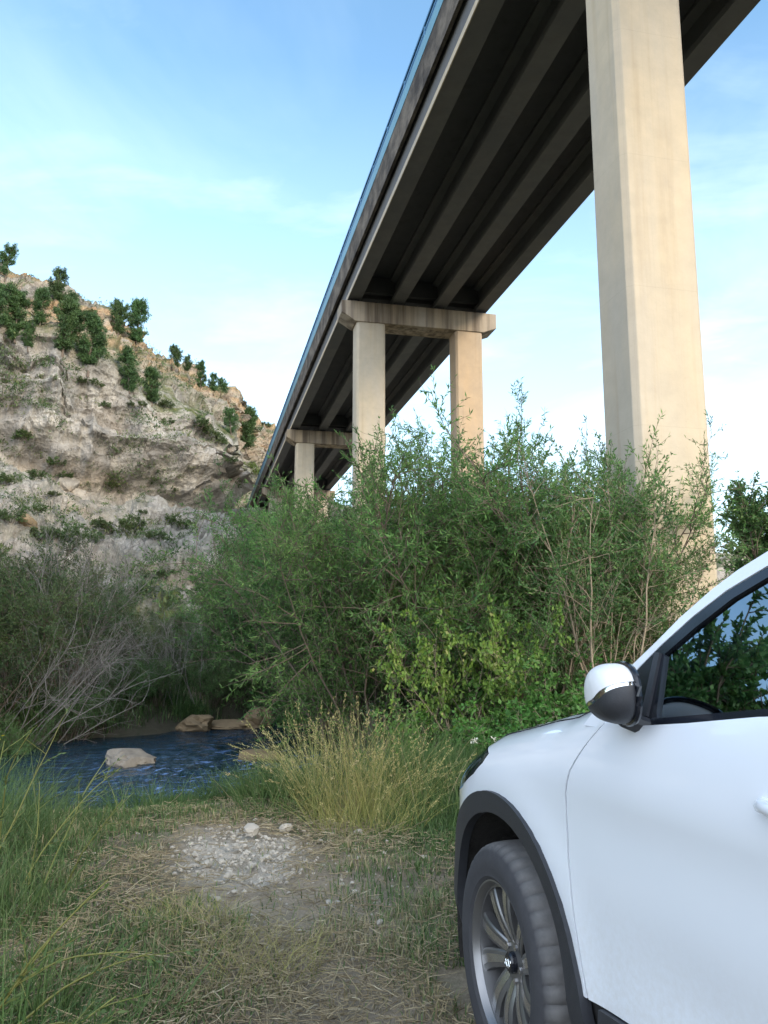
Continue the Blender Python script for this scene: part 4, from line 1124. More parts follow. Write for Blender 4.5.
stalk_plant((-1.9, 4.5), 504, 5, .95, (.2, 0, 1), 'thin leaning weed stalks before the dark water')
stalk_plant((-2.3, 4.6), 505, 6, 1.25, (.0, 0, 1), 'leafy weed rising beside the yellow flowering one')
for i, (px, py, lab) in enumerate([(474, 741, 'white flower head left of the bramble foot'), (495, 740, 'white flower head right of its twin above the car bonnet'), ]):
    r = ray(px, py); q = CAMP + r * (8.3 / r.y); R = rng(520 + i)
    root = empty('wild_flower', (q.x, q.y, gz(q.x, q.y)), 0, lab, 'flower', 'white wild flowers'); hz = q.z - gz(q.x, q.y)
    b = MB(); b.tube([(0, 0, -.02), (.01, 0, hz * .5), (0, 0, hz)], .003, 5); b.build('stem', M['shrub'], root)
    pz = np.array([[0, 0, hz]]) + R.normal(0, .014, (26, 3)); v, f = leaves(R, pz, R.normal(0, 1, (26, 3)) + np.array([0, -.5, .5]), .03, .02)
    link('flower', mesh_np('flower', v, [f], True), M['petal'], root)

def bank_grass():
    R = rng(305); n = 160000; x, y = R.uniform(-13, 1.5, n), R.uniform(11, 24, n); d = river_d(x, y)
    p = np.stack([x, y, np.zeros(n)], -1); c = fbm(p * .9, 3, 330)
    keep = (d > 3.72) & (d < 8) & (R.uniform(0, 1, n) < np.clip(.55 + .6 * c, .08, 1) * np.exp(-np.maximum(d - 4.2, 0) * .35))
    x, y, c, d = x[keep], y[keep], c[keep], d[keep]; n = len(x)
    h = R.uniform(.4, 1.1, n) * (.28 + .22 * np.clip(c + .3, 0, 1.2) + .3 * (R.uniform(0, 1, n) < .06))
    V, Q, T, a = blades(R, x, y, G(x, y) - .02, h, R.uniform(.008, .018, n), R.uniform(.15, 1.0, n), np.clip(R.normal(.3, .2, n) + .35 * (R.uniform(0, 1, n) < .12), 0, 1))
    tag(link('bank_grass', mesh_np('bank_grass', V, [Q, T], True, {'tint': a}), M['grass']), 'tall green grass and sedge lining the far river bank', 'grass', kind='stuff')
bank_grass()
def scrub():
    """low growth over the shelves of the hillside"""
    R = rng(601); pos = []; sz = []
    n = 16000; px = R.uniform(-20, 300, n); py = R.uniform(255, 610, n)
    cl = fbm(np.stack([px * .03, py * .04, np.zeros(n)], -1), 3, 602)
    for x, y, c in zip(px, py, cl):
        h = HILL['bvh'].ray_cast(CAMP, ray(x, y).normalized())
        if h[0] is None or h[0].y < 18: continue
        n_ = h[1] if h[1].z > 0 else -h[1]
        if R.uniform() < np.clip((n_.z - (.05 if h[0].z > 20 + .05 * h[0].x else .35)) * 1.6, 0, 1) * np.clip(.42 + .9 * c, .03, 1): pos.append(h[0]); sz.append(R.uniform(.12, .30) + .5 * R.uniform() ** 5)
    pos, sz = np.array(pos), np.array(sz); k = 34; q = np.repeat(pos, k, 0); s = np.repeat(sz, k)[:, None]
    q = q + R.normal(0, 1, q.shape) * s * np.array([.7, .7, .35]) + np.array([0, 0, .25]) * s
    v, f = leaves(R, q, R.normal(0, 1, q.shape) + np.array([0, 0, .8]), s[:, 0] * .55, s[:, 0] * .2)
    t = np.repeat(np.clip(np.repeat(R.normal(.4, .3, len(pos)), k) + R.normal(0, .15, len(q)), 0, 1), 4)
    tag(link('hillside_scrub', mesh_np('hillside_scrub', v, [f], True, {'tint': t}), M['shrub']), 'low scrub and dry herbs covering the shelves of the rocky hillside', 'scrub', kind='stuff')
scrub()

# ------------------------------------------------------------------ the car (x forward from the front axle, y left, z up)
CARROT = math.radians(90 + 16)
LF, LR, WB = 1.35, 1.45, 2.67
def plan(u):
    u = np.asarray(u, float)
    t = np.clip((u - .1) / LF * PI / 2, 1e-4, PI / 2 - 1e-4); s = np.clip((-2.75 - u) / LR * PI / 2, 1e-4, PI / 2 - 1e-4)
    X = np.where(u > .1, .1 + .83 * np.sin(t) ** (2 / 2.6), np.where(u < -2.75, -2.75 - .80 * np.sin(s) ** (2 / 3.0), u))
    w = np.where(u > .1, .925 * np.cos(t) ** (2 / 2.6), np.where(u < -2.75, .925 * np.cos(s) ** (2 / 3.0), .925))
    a = np.clip((X - .1) / .83, 0, 1); b = np.clip((-2.75 - X) / .80, 0, 1)
    nx = np.where(u > .1, a ** 1.6 / .83, np.where(u < -2.75, -b ** 2.0 / .80, 0)); wy = np.clip(w / .925, 0, 1) ** np.where(u > .1, 1.6, 2.0) / .925
    l = np.hypot(nx, wy) + 1e-9
    return X, w, nx / l, wy / l
def u_of_x(X):
    X = np.asarray(X, float)
    a = np.clip((X - .1) / .83, 0, 1) ** (2.6 / 2); return np.where(X > .1, .1 + np.arcsin(a) * LF / (PI / 2), X)
def sect(X):
    zsh = np.interp(X, [-3.5, -2.7, -1.2, -.6, -.2, .2, .5, .75, .93], [1.04, 1.04, .98, .95, .92, .87, .78, .70, .64])
    rh = np.interp(X, [-3.5, -2.7, -1.5, -.6, -.3, .1, .5, .93], [.36, .36, .33, .30, .205, .165, .14, .10])
    rw = np.interp(X, [-3.5, -.6, -.3, .5, .93], [.27, .27, .22, .22, .16])
    return zsh, rh, rw
def S(u, q, off=0.0):
    u = np.asarray(u, float); q = np.asarray(q, float)
    X, w, nx, ny = plan(u); zsh, rh, rw = sect(X)
    ph = np.clip((q - zsh) / ((rh + rw) / 2), 0, 1.5)
    z = np.where(q <= zsh, q, zsh + rh * np.sin(ph)); ins = rw * (1 - np.cos(ph))
    ins = ins + .07 * np.clip((.42 - z) / .22, 0, 1) ** 1.5
    fd = sstep(-.55, -1.0, X) * sstep(-2.45, -2.0, X)
    ins = ins + (.004 + .012 * fd) * np.exp(-((z - .58) / .12) ** 2) + .005 * np.exp(-((z - .86) / .10) ** 2) * sstep(-.2, -.7, X) - .006 * np.exp(-((z - .965) / .035) ** 2) * sstep(-.3, -.8, X)
    # flared lips round the wheel openings
    for ax in (0, -WB):
        r = np.hypot(X - ax, z - .36); ins = ins - .012 * np.exp(-((r - .50) / .07) ** 2)
    o = off - ins
    up = np.where(q <= zsh, 0, np.sin(ph))                       # offset turns upward on the roll
    P = np.stack([X + nx * (off * (1 - up) - ins), w + ny * (off * (1 - up) - ins), z + off * up], -1)
    P[..., 1] = np.maximum(P[..., 1], 0)
    return P
def q_of_z(X, z):
    zsh, rh, rw = sect(X)
    return np.where(z <= zsh, z, zsh + np.arcsin(np.clip((z - zsh) / rh, 0, .995)) * (rh + rw) / 2)
def q_top(X, ph=1.3):
    zsh, rh, rw = sect(X); return zsh + ph * (rh + rw) / 2
def LG(z): return .848 - .46 * (np.asarray(z, float) - 1.15) - .10 * np.maximum(np.asarray(z, float) - 1.45, 0) ** 1.5
def SG(x, z, off=0.0):
    x = np.asarray(x, float); z = np.asarray(z, float)
    return np.stack([x, LG(z) + off * .9, z + off * .42], -1)
def densify(pts, step, closed=True):
    P = [np.array(p, float) for p in pts]; o = []
    for a, b in zip(P, P[1:] + ([P[0]] if closed else [])):
        n = max(1, int(math.ceil(np.linalg.norm(b - a) / step))); o += [a + (b - a) * i / n for i in range(n)]
    return np.array(o)
def inside(poly, pts):
    x, y = pts[:, 0], pts[:, 1]; c = np.zeros(len(pts), bool)
    for (x0, y0), (x1, y1) in zip(poly, np.roll(poly, -1, 0)):
        m = ((y0 > y) != (y1 > y)) & (x < (x1 - x0) * (y - y0) / (y1 - y0 + 1e-12) + x0); c ^= m
    return c
def edist(poly, pts):
    d = np.full(len(pts), 1e9)
    for a, b in zip(poly, np.roll(poly, -1, 0)):
        ab = b - a; t = np.clip(((pts - a) @ ab) / (ab @ ab + 1e-12), 0, 1); d = np.minimum(d, np.linalg.norm(pts - a - t[:, None] * ab, axis=1))
    return d
def panel(name, outline, mat, parent, fn=S, off=0., step=.04, thick=.012, mirror=False, pre=True):
    poly = densify(outline, step * .7)
    lo, hi = poly.min(0), poly.max(0)
    gx, gy = np.meshgrid(np.arange(lo[0], hi[0], step), np.arange(lo[1], hi[1], step), indexing='ij')
    g = np.stack([gx.ravel(), gy.ravel()], -1); g = g[inside(poly, g)]
    if len(g): g = g[edist(poly, g) > step * .4]
    n = len(poly); allp = np.concatenate([poly, g]) if len(g) else poly
    v, e, f, *_ = geometry.delaunay_2d_cdt([Vector(p) for p in allp], [], [list(range(n))], 1, 1e-6)
    uv = np.array([tuple(p) for p in v]); P = fn(uv[:, 0], uv[:, 1], off)
    bm = bmesh.new(); bv = [bm.verts.new(p) for p in P]
    for t in f:
        try: bm.faces.new([bv[i] for i in t])
        except ValueError: pass
    bm.normal_update()
    s = sum((fc.normal.y + fc.normal.z * .5) * fc.calc_area() for fc in bm.faces)
    if s < 0: bmesh.ops.reverse_faces(bm, faces=bm.faces)
    if thick:
        Q = fn(uv[:, 0], uv[:, 1], off - thick); be = [ed for ed in bm.edges if len(ed.link_faces) == 1]; mp = {}
        idx = {vv: i for i, vv in enumerate(bv)}
        for ed in be:
            for vv in ed.verts:
                if vv not in mp: mp[vv] = bm.verts.new(Q[idx[vv]])
        for ed in be:
            lp = ed.link_loops[0]; a, b = lp.vert, lp.link_loop_next.vert
            bm.faces.new((b, a, mp[a], mp[b]))
    if mirror:
        for vv in bm.verts: vv.co.y = -vv.co.y
        bmesh.ops.reverse_faces(bm, faces=bm.faces)
    me = bpy.data.meshes.new(name); bm.to_mesh(me); bm.free()
    me.polygons.foreach_set('use_smooth', np.full(len(me.polygons), True)); me.set_sharp_from_angle(angle=math.radians(40))
    return link(name, me, mat, parent)
def XQ(pts): return [(float(u_of_x(x)), float(q_of_z(x, z))) for x, z in pts]
def loft(name, rows, mat, parent, smooth=True, flip=False):
    A = np.array(rows); F = grid_faces(A.shape[0], A.shape[1])
    if flip: F = F[:, ::-1]
    me = mesh_np(name, A.reshape(-1, 3), [F], smooth); return link(name, me, mat, parent)

def build_car():
    root = empty('parked_car', (CARO[0], CARO[1], 0), CARROT, 'white compact crossover parked on the grass, its front left side facing the camera', 'car')
    seam = [(-.556, 1.122), (-.50, 1.055), (-.455, .99), (-.434, .93), (-.432, .86), (-.44, .76), (-.464, .64), (-.495, .54), (-.527, .455)]
    arc = lambda ax, r, a0, a1, n=26, rb=0: [(ax + (r + rb * sstep(150, 195, np.array(a))) * math.cos(math.radians(a)), .355 + (r + rb * sstep(150, 195, np.array(a))) * math.sin(math.radians(a))) for a in np.linspace(a0, a1, n)]
    beltl = [(-.60, 1.112), (-.69, 1.127), (-.893, 1.153), (-1.1, 1.184), (-1.4, 1.215), (-1.62, 1.232)]
    beltr = [(-1.63, 1.233), (-2.0, 1.255), (-2.45, 1.285), (-2.62, 1.305)]
    for mir in (False, True):
        sx = dict(mirror=mir)
        # front wing with the bumper corner; stops at the seam, the arch, the lamp and the bonnet edge
        top = [(x, float(q_top(x))) for x in np.linspace(-.53, .30, 16)]
        o = [(float(u_of_x(x)), q) for x, q in top]
        UQ = lambda pts: [(float(u_of_x(x)), q) for x, q in pts]
        lamp_rear = UQ([(.295, 1.015), (.22, 1.005), (.145, .975), (.155, .935), (.21, .885), (.36, .812), (.58, .748), (.80, .685)])
        nose = [(.1 + LF * .80, .66), (.1 + LF * .80, .22)]
        o += lamp_rear + nose + [(float(u_of_x(.60)), .22)] + XQ(arc(0, .455, -14, 172)[:]) + XQ([(-.50, .455)]) + XQ([(x + .006, z) for x, z in seam[::-1]])
        panel('front_wing', o, M['paint'], root, **sx)
        b = MB(); xs_ = np.linspace(-.50, .24, 24); P_ = S(u_of_x(xs_), q_top(xs_, 1.10), .0005) * np.array([1, -1 if mir else 1, 1]); b.tube([tuple(p) for p in P_], .0022, 6); b.build('bonnet_shut_line', M['innerdark'], root, smooth=True)  # dark tube added to draw the shut line between wing and bonnet
        # front door, rear door, rear quarter
        o = XQ([(x - .002, z) for x, z in seam]) + XQ([(-1.2, .50), (-1.62, .52)]) + XQ([(-1.62, .8), (-1.62, 1.225)]) + XQ(beltl[::-1][:-1])
        fdoor = panel('door', o, M['paint'], root, **sx)
        o = XQ([(-1.63, .52), (-2.13, .53)]) + XQ([(-2.16, .60), (-2.22, .72), (-2.36, .85), (-2.52, .95), (-2.58, 1.05), (-2.60, 1.29)]) + XQ(beltr[:-1][::-1]) + XQ([(-1.63, .8)])
        rdoor = panel('door', o, M['paint'], root, **sx)
        o = XQ([(-2.606, 1.295), (-2.586, 1.05), (-2.526, .945), (-2.366, .845), (-2.226, .715), (-2.166, .595), (-2.14, .53)]) + XQ(arc(-WB, .455, 158, -5)) + [(-3.0, .30), (-3.3, .26), (-2.75 - LR, .30), (-2.75 - LR, .85), (-2.75 - LR, float(q_top(-3.5, 1.2)))] + [(-3.4, float(q_top(-3.4, 1.2))), (-3.0, float(q_top(-3.0, 1.25)))]
        panel('rear_wing', o, M['paint'], root, **sx)
        # dark shell behind the gaps
        o = [(-4.1, .3)] + XQ([(-3.16, .3)]) + XQ(arc(-WB, .47, 5, 175)[:]) + [(-2.1, .3), (-.6, .3)] + XQ(arc(0, .47, 185, -5)) + [(1.0, .3), (1.4, .3), (1.4, .58), (.9, .72), (.3, .9), (-.2, 1.0), (-.55, 1.08), (-1.6, 1.15), (-2.6, 1.2), (-4.1, 1.2)]
        panel('inner_shell', o, M['innerdark'], root, off=-.022, step=.08, thick=0, **sx)
        # black plastic lips and sill
        for ax in (0, -WB):
            ro = arc(ax, .502, -20, 199, 40, .045); ri = arc(ax, .436, 199, -20, 34)
            panel('arch_trim', XQ(ro + ri), M['cladding'], root, off=.013, step=.03, thick=.03, **sx)
        o = XQ([(-.585, .455), (-1.2, .497), (-1.7, .515), (-2.10, .52)]) + XQ([(-2.12, .20), (-.56, .20)])
        panel('sill_cladding', o, M['cladding'], root, off=.014, step=.04, thick=.03, **sx)
        o = XQ([(-.62, .43), (-1.2, .455), (-2.06, .475), (-2.06, .462), (-1.2, .442), (-.62, .415)])
        panel('sill_strip', o, M['gloss_black'], root, off=.019, step=.03, thick=.01, **sx)
        # lamp
        o = UQ([(.30, 1.012), (.225, 1.000), (.150, .972), (.160, .938), (.213, .889), (.362, .816), (.582, .752), (.80, .69)]) + XQ([(.84, .76), (.78, .815)]) + [(float(u_of_x(x)), float(q_top(x, 1.25))) for x in (.70, .6, .5, .4, .31)]
        lamp = panel('headlight', o, M['innerdark'], root, off=-.02, step=.03, thick=.02, **sx)
        panel('lens', o, M['lampglass'], lamp, off=.001, step=.03, thick=.0, **sx)
        o2 = UQ([(.24, .955), (.36, .875), (.58, .79), (.60, .81), (.38, .90), (.26, .975)])
        panel('lamp_strip', o2, M['chrome'], lamp, off=-.008, step=.03, thick=.01, **sx)
        # wheel wells
        for ax in (0, -WB):
            b = MB(); n = 30; V = []; F = []
            for i in range(n + 1):
                a = math.radians(-18 + 216 * i / n)
                for y, r in ((.905, .445), (.72, .455), (.56, .455), (.555, .02)): V.append((ax + r * math.cos(a), y * (-1 if mir else 1), .355 + r * math.sin(a)))
            for i in range(n):
                for k in range(3): F.append((i * 4 + k, i * 4 + k + 1, i * 4 + 5 + k, i * 4 + 4 + k))
            b.add(V, F); b.build('wheel_well', M['well'], root, smooth=True)
        # ---- greenhouse
        outer = [(-.45, 1.105), (-.515, 1.20), (-.584, 1.272), (-.65, 1.328), (-.718, 1.390), (-.806, 1.455), (-.875, 1.496), (-.954, 1.532), (-1.1, 1.573), (-1.3, 1.602), (-1.7, 1.620), (-2.3, 1.605), (-2.8, 1.565), (-3.15, 1.50)]
        wd = [(-.585, 1.108), (-.608, 1.258), (-.677, 1.322), (-.767, 1.392), (-.859, 1.449), (-.968, 1.497), (-1.15, 1.540), (-1.4, 1.566), (-1.8, 1.576), (-2.3, 1.56), (-2.75, 1.50), (-3.0, 1.42)]
        gl = [(-.70, 1.299), (-.785, 1.363), (-.887, 1.429), (-.98, 1.471), (-1.15, 1.513), (-1.4, 1.537), (-1.63, 1.546)]
        glr = [(-1.69, 1.547), (-2.0, 1.542), (-2.3, 1.525), (-2.58, 1.485)]
        fr = panel('roof_side_frame', outer + [(-3.42, 1.34), (-3.0, 1.335), (-2.9, 1.36)] + wd[::-1], M['paint'], root, fn=SG, off=.004, step=.035, thick=.035, **sx)
        beltu = [(-.755, 1.15), (-1.094, 1.198), (-1.4, 1.232), (-1.63, 1.25)]
        beltur = [(-1.69, 1.253), (-2.0, 1.272), (-2.58, 1.307)]
        # glossy black surround: pillar strip, sail panel, belt strip, centre pillar as one trim with the panes cut out of it
        trim1 = [(x + .004, z - .004) for x, z in wd[:8]] + [(-1.4, 1.562), (-1.66, 1.568)] + [(-1.66, 1.552)] + [(-1.63, 1.546)] + gl[::-1][1:] + [(-.745, 1.165), (-.755, 1.150)] + beltu[1:] + [(-1.66, 1.252), (-1.66, 1.234)] + [(-1.4, 1.212), (-1.1, 1.181), (-.893, 1.150), (-.69, 1.124)]
        panel('window_trim', trim1, M['gloss_black'], fdoor, fn=SG, off=.002, step=.025, thick=.02, **sx)
        panel('window_divider', [(-.668, 1.300), (-.690, 1.300), (-.722, 1.150), (-.700, 1.147)], M['cladding'], fdoor, fn=SG, off=.010, step=.02, thick=.012, **sx)
        trim2 = [(-1.665, 1.568), (-1.8, 1.572), (-2.3, 1.556), (-2.75, 1.496), (-2.98, 1.415), (-2.9, 1.34), (-2.62, 1.30), (-2.0, 1.258), (-1.665, 1.235), (-1.665, 1.253)] + beltur + glr[::-1]
        panel('window_trim', trim2, M['gloss_black'], rdoor, fn=SG, off=.002, step=.03, thick=.02, **sx)
        panel('window_glass', gl + [(-1.63, 1.25)] + beltu[::-1][1:] + [(-.745, 1.165)], M['glass'], fdoor, fn=SG, off=-.006, step=.05, thick=0, **sx)
        panel('window_glass', glr + beltur[::-1], M['glass'], rdoor, fn=SG, off=-.006, step=.05, thick=0, **sx)
        s = -1 if mir else 1
        # handles
        for d, x0 in ((fdoor, -1.168), (rdoor, -2.2)):
            b = MB(); pr = S(np.array([x0]), np.array([1.0]))[0]
            zz = 1.035 if d is fdoor else 1.06; y0 = float(S(np.array([x0 - .1]), q_of_z(np.array([x0 - .1]), np.array([zz])))[0, 1])
            n = 14; pts = []; rr = []
            for i in range(n + 1):
                t = i / n; pts.append((x0 - .21 * t, s * (y0 - .004 + .034 * math.sin(PI * min(1, max(0, t * 1.0))) ** .45), zz)); rr.append(.013)
            b.tube(pts, rr, 10); h = b.build('handle', M['paint'], d, smooth=True, sharp=60); 
        # mirror, folded in against the door
        c = Vector((-.712, .930 * 1, 1.208)); nu, nv = 40, 28
        rot = Matrix.Rotation(math.radians(-14), 3, 'Z')
        ax = Vector((-.10, -.15, 1)).normalized(); ax = Vector((.50, .10, 1)).normalized()
        q = ax.to_track_quat('Z', 'Y')
        def shell(l0, l1, gr):
            rows = []
            for i in range(nu + 1):
                a = 2 * PI * i / nu; row = []
                for j in range(nv + 1):
                    b_ = l0 + (l1 - l0) * j / nv
                    d = q @ Vector((math.cos(a) * math.cos(b_), math.sin(a) * math.cos(b_), math.sin(b_)))
                    e = 2 / 2.5
                    d = Vector([math.copysign(abs(k) ** e, k) for k in d])
                    y = d.y * (.066 if d.y > 0 else .028)
                    p = rot @ Vector((d.x * .112, y, d.z * .070)) * gr
                    row.append(((c + p).x, s * (c + p).y, (c + p).z))
                rows.append(row)
            return rows
        R_ = math.radians
        mirror = loft('wing_mirror', shell(R_(-90), R_(-11), 1.0), M['cladding'], root, flip=not mir)
        loft('mirror_cover', shell(R_(-4), R_(90), 1.01), M['mirrorpaint'], mirror, flip=not mir)
        loft('turn_signal', shell(R_(-11), R_(-4), .995), M['chrome'], mirror, flip=not mir)
        b = MB(); b.tube([(-.72, s * .85, 1.125), (-.70, s * .90, 1.145), (-.69, s * .925, 1.17)], [.024, .022, .024], 10); b.build('mirror_foot', M['cladding'], mirror, smooth=True)
        b = MB(); pts = []
        for i in range(28):
            a = 2 * PI * i / 28; p = rot @ Vector((math.copysign(abs(math.cos(a)) ** .8, math.cos(a)) * .110, -.018, math.copysign(abs(math.sin(a)) ** .8, math.sin(a)) * .069)); pts.append((c.x + p.x, s * (c.y + p.y), c.z + p.z))
        b.tube(pts, .008, 8, True); b.build('mirror_rim', M['gloss_black'], mirror, smooth=True)
    # bonnet
    rows = []
    for x in np.linspace(-.60, .86, 40):
        u = float(u_of_x(x)); e = S(np.array([u]), q_top(np.array([x]), 1.3))[0]; hw = max(e[1] - .012, .02); y = np.linspace(-1, 1, 41)
        z = e[2] + .004 + .055 * (1 - np.abs(y) ** 2.2) * min(1, (.95 - x) * 2) - .012 * np.exp(-((np.abs(y) - .72) / .05) ** 2) * 0
        z = z + .010 * sstep(.80, .70, np.abs(y)) * sstep(.8, .3, x)
        rows.append(np.stack([np.full(41, e[0]) + .05 * (1 - y ** 2) * sstep(.5, .9, x), y * hw, z], -1))
    loft('bonnet', rows, M['paint'], root, flip=True)
    b = MB(); pl = []
    # grille between the lamps and lower intake
    for z0, z1, m, nm in ((.62, .80, M['innerdark'], 'grille'), (.30, .48, M['cladding'], 'intake')):
        rows = []
        for z in np.linspace(z0, z1, 6):
            us = np.linspace(.1 + LF * .62, .1 + LF - .001, 14); P = S(us, np.full(14, z), .006 if nm == 'intake' else -.004); Q = P[::-1] * np.array([1, -1, 1]); rows.append(np.concatenate([P, Q]))
        g = loft(nm, rows, m, root)
        if nm == 'grille':
            for z in (.65, .70, .75):
                us = np.linspace(.1 + LF * .70, .1 + LF - .001, 14); P = S(us, np.full(14, z), .006); Q = P[::-1] * np.array([1, -1, 1]); b = MB(); b.tube([tuple(p) for p in np.concatenate([P, Q[1:]])], .009, 6); b.build('grille_bar', M['chrome'], g, smooth=True)
    rows = []
    for z in np.linspace(.22, .66, 14):
        us = np.linspace(.1 + LF * .795, .1 + LF - .001, 14); P = S(us, np.full(14, z), -.002); Q = P[::-1] * np.array([1, -1, 1]); rows.append(np.concatenate([P, Q]))
    loft('front_bumper', rows, M['paint'], root)
    # windscreen, roof, tailgate
    outer = np.array([(-.45, 1.105), (-.515, 1.20), (-.584, 1.272), (-.65, 1.328), (-.718, 1.390), (-.806, 1.455), (-.875, 1.496), (-.954, 1.532), (-1.1, 1.573), (-1.3, 1.602), (-1.7, 1.620), (-2.3, 1.605), (-2.8, 1.565), (-3.15, 1.50), (-3.42, 1.34)])
    def across(seq, bx, bz, ins, n=31):
        rows = []; y = np.linspace(-1, 1, n)
        for k, (x, z) in enumerate(seq):
            hw = float(LG(z)) - ins; t = k / max(1, len(seq) - 1)
            rows.append(np.stack([x + bx(t) * (1 - y ** 2), y * hw, z + bz(t) * (1 - np.abs(y) ** 2.6)], -1))
        return rows
    xs = np.linspace(-.45, -1.16, 22); seq = [(x, float(np.interp(-x, -outer[:, 0], outer[:, 1])) - .004) for x in xs]
    loft('windscreen', across(seq, lambda t: .13 * (1 - t) + .06 * t, lambda t: .004 + .02 * t, .012), M['glass'], root)
    xs = np.linspace(-1.16, -3.3, 30); seq = [(x, float(np.interp(-x, -outer[:, 0], outer[:, 1])) - .002) for x in xs]
    loft('roof', across(seq, lambda t: .06 * (1 - t), lambda t: .024, .006), M['paint'], root)
    rows = []
    for z, x in zip(np.linspace(1.455, 1.10, 12), np.linspace(-3.30, -3.52, 12)):
        y = np.linspace(-1, 1, 21); hw = float(LG(max(z, 1.15))) - .02; rows.append(np.stack([x - .04 * (1 - y ** 2), y * hw, np.full(21, z)], -1))
    loft('rear_window', rows, M['gloss_black'], root)
    rows = []
    for z in np.linspace(.30, 1.32, 20):
        us = np.linspace(-2.75 - LR * .55, -2.75 - LR + .001, 12); P = S(us, q_of_z(np.full(12, -3.5), np.full(12, z)), -.004); Q = P[::-1] * np.array([1, -1, 1]); rows.append(np.concatenate([P, Q]))
    loft('tailgate', rows, M['paint'], root, flip=True)
    for s in (-1, 1):
        b = MB(); b.box(-3.50, -3.32, s * .52 if s > 0 else -.80, .80 if s > 0 else -.52, .94, 1.06); b.build('tail_light', simple('red_lens', (.35, .01, .01), .15), root, bevel=.02)
    b = MB(); b.box(-3.3, .72, -.70, .70, .20, .26); b.build('underbody', M['innerdark'], root)
    # inside
    b = MB()
    b.prism([(-.62, .80), (-.40, 1.02), (-.50, 1.09), (-.72, 1.125), (-.92, 1.11), (-.99, 1.04), (-.96, .86), (-.90, .60), (-.62, .55)], -.70, .70, 'y')
    dash = b.build('dashboard', M['interior'], root, smooth=True, bevel=.02)
    b = MB(); b.prism([(-.83, 1.115), (-.86, 1.165), (-.98, 1.16), (-1.0, 1.10)], .20, .52, 'y'); b.build('instrument_hood', M['interior'], dash, bevel=.015)
    b = MB(); T = Matrix.Translation((-1.16, .37, 1.03)) @ Matrix.Rotation(math.radians(-24), 4, 'Y')
    b.tube([T @ Vector((0, .185 * math.cos(2 * PI * i / 40), .185 * math.sin(2 * PI * i / 40))) for i in range(40)], .015, 8, True)
    for a in (0, 180, 270): b.tube([T @ Vector((0, 0, 0)), T @ Vector((0, .18 * math.cos(math.radians(a)), .18 * math.sin(math.radians(a))))], .016, 6)
    b.tube([T @ Vector((-.01, 0, 0)), T @ Vector((.03, 0, 0))], .06, 14); b.tube([T @ Vector((.03, 0, 0)), (-.93, .37, .95)], .03, 8)
    b.build('steering_wheel', M['interior'], root, smooth=True)
    b = MB(); b.box(-3.2, -.62, -.72, .72, .38, .42); b.build('cabin_floor', M['interior'], root)
    for y in (.37, -.37):
        b = MB(); b.prism([(-1.15, .52), (-1.18, .64), (-1.55, .62), (-1.75, .60), (-1.70, .48)], y - .25, y + .25, 'y'); st = b.build('seat', M['seatcloth'], root, bevel=.05)
        b = MB(); b.prism([(-1.60, .56), (-1.78, 1.10), (-1.84, 1.22), (-1.93, 1.20), (-1.90, 1.0), (-1.76, .54)], y - .24, y + .24, 'y'); b.build('backrest', M['seatcloth'], st, bevel=.06)
        b = MB(); b.box(-1.97, -1.86, y - .13, y + .13, 1.25, 1.43); b.build('headrest', M['seatcloth'], st, bevel=.05)
    b = MB(); b.prism([(-2.2, .50), (-2.2, .64), (-2.65, .60), (-2.85, 1.15), (-2.95, 1.15), (-2.85, .5)], -.62, .62, 'y'); b.build('rear_bench', M['seatcloth'], root, bevel=.05)
    # wheels
    def wheel(loc, turn=0, rollang=0):
        b = MB(); b.lathe([(.045, -.06), (.215, -.09), (.226, -.09), (.228, .08), (.215, .078), (.205, .0), (.20, -.05), (.045, -.055)], 56, closed=True)
        w = b.build('wheel', M['rimdark'], root, smooth=True, sharp=40); w.location = loc; w.rotation_euler = (0, rollang, turn)
        n = 180; prof = [(.224, -.085), (.25, -.105), (.29, -.113), (.322, -.106), (.338, -.094), (.347, -.07), (.350, -.03), (.350, .03), (.347, .066), (.341, .088), (.330, .101), (.322, .105), (.30, .1125), (.272, .113), (.254, .108), (.248, .109), (.240, .104), (.232, .096), (.224, .088)]
        V = []; k = len(prof); F = []
        for i in range(n):
            a = 2 * PI * i / n
            for j, (r, h) in enumerate(prof):
                if i % 4 in (0,) and abs(h) > .05 and r > .325: r -= .008
                if j in (6, 7): r -= .004 * (i % 3 == 0)
                V.append((r * math.cos(a), h, r * math.sin(a)))
        for i in range(n):
            for j in range(k - 1): F.append((i * k + j, i * k + j + 1, ((i + 1) % n) * k + j + 1, ((i + 1) % n) * k + j))
        b = MB(); b.add(V, F); b.build('tyre', M['rubber'], w, smooth=True, sharp=32)
        b = MB(); b.lathe([(.05, -.02), (.15, -.02), (.15, -.035), (.05, -.035)], 48, closed=True); b.build('brake_disc', M['disc'], w, smooth=True)
        rim = MB(); rim.lathe([(.2445, .094), (.240, .101), (.232, .101), (.224, .090), (.216, .070), (.216, .060), (.228, .060), (.234, .085)], 72, closed=True)
        br = MB()
        rim.lathe([(.0, .052), (.066, .050), (.072, .044), (.072, .02), (.0, .02)], 40)
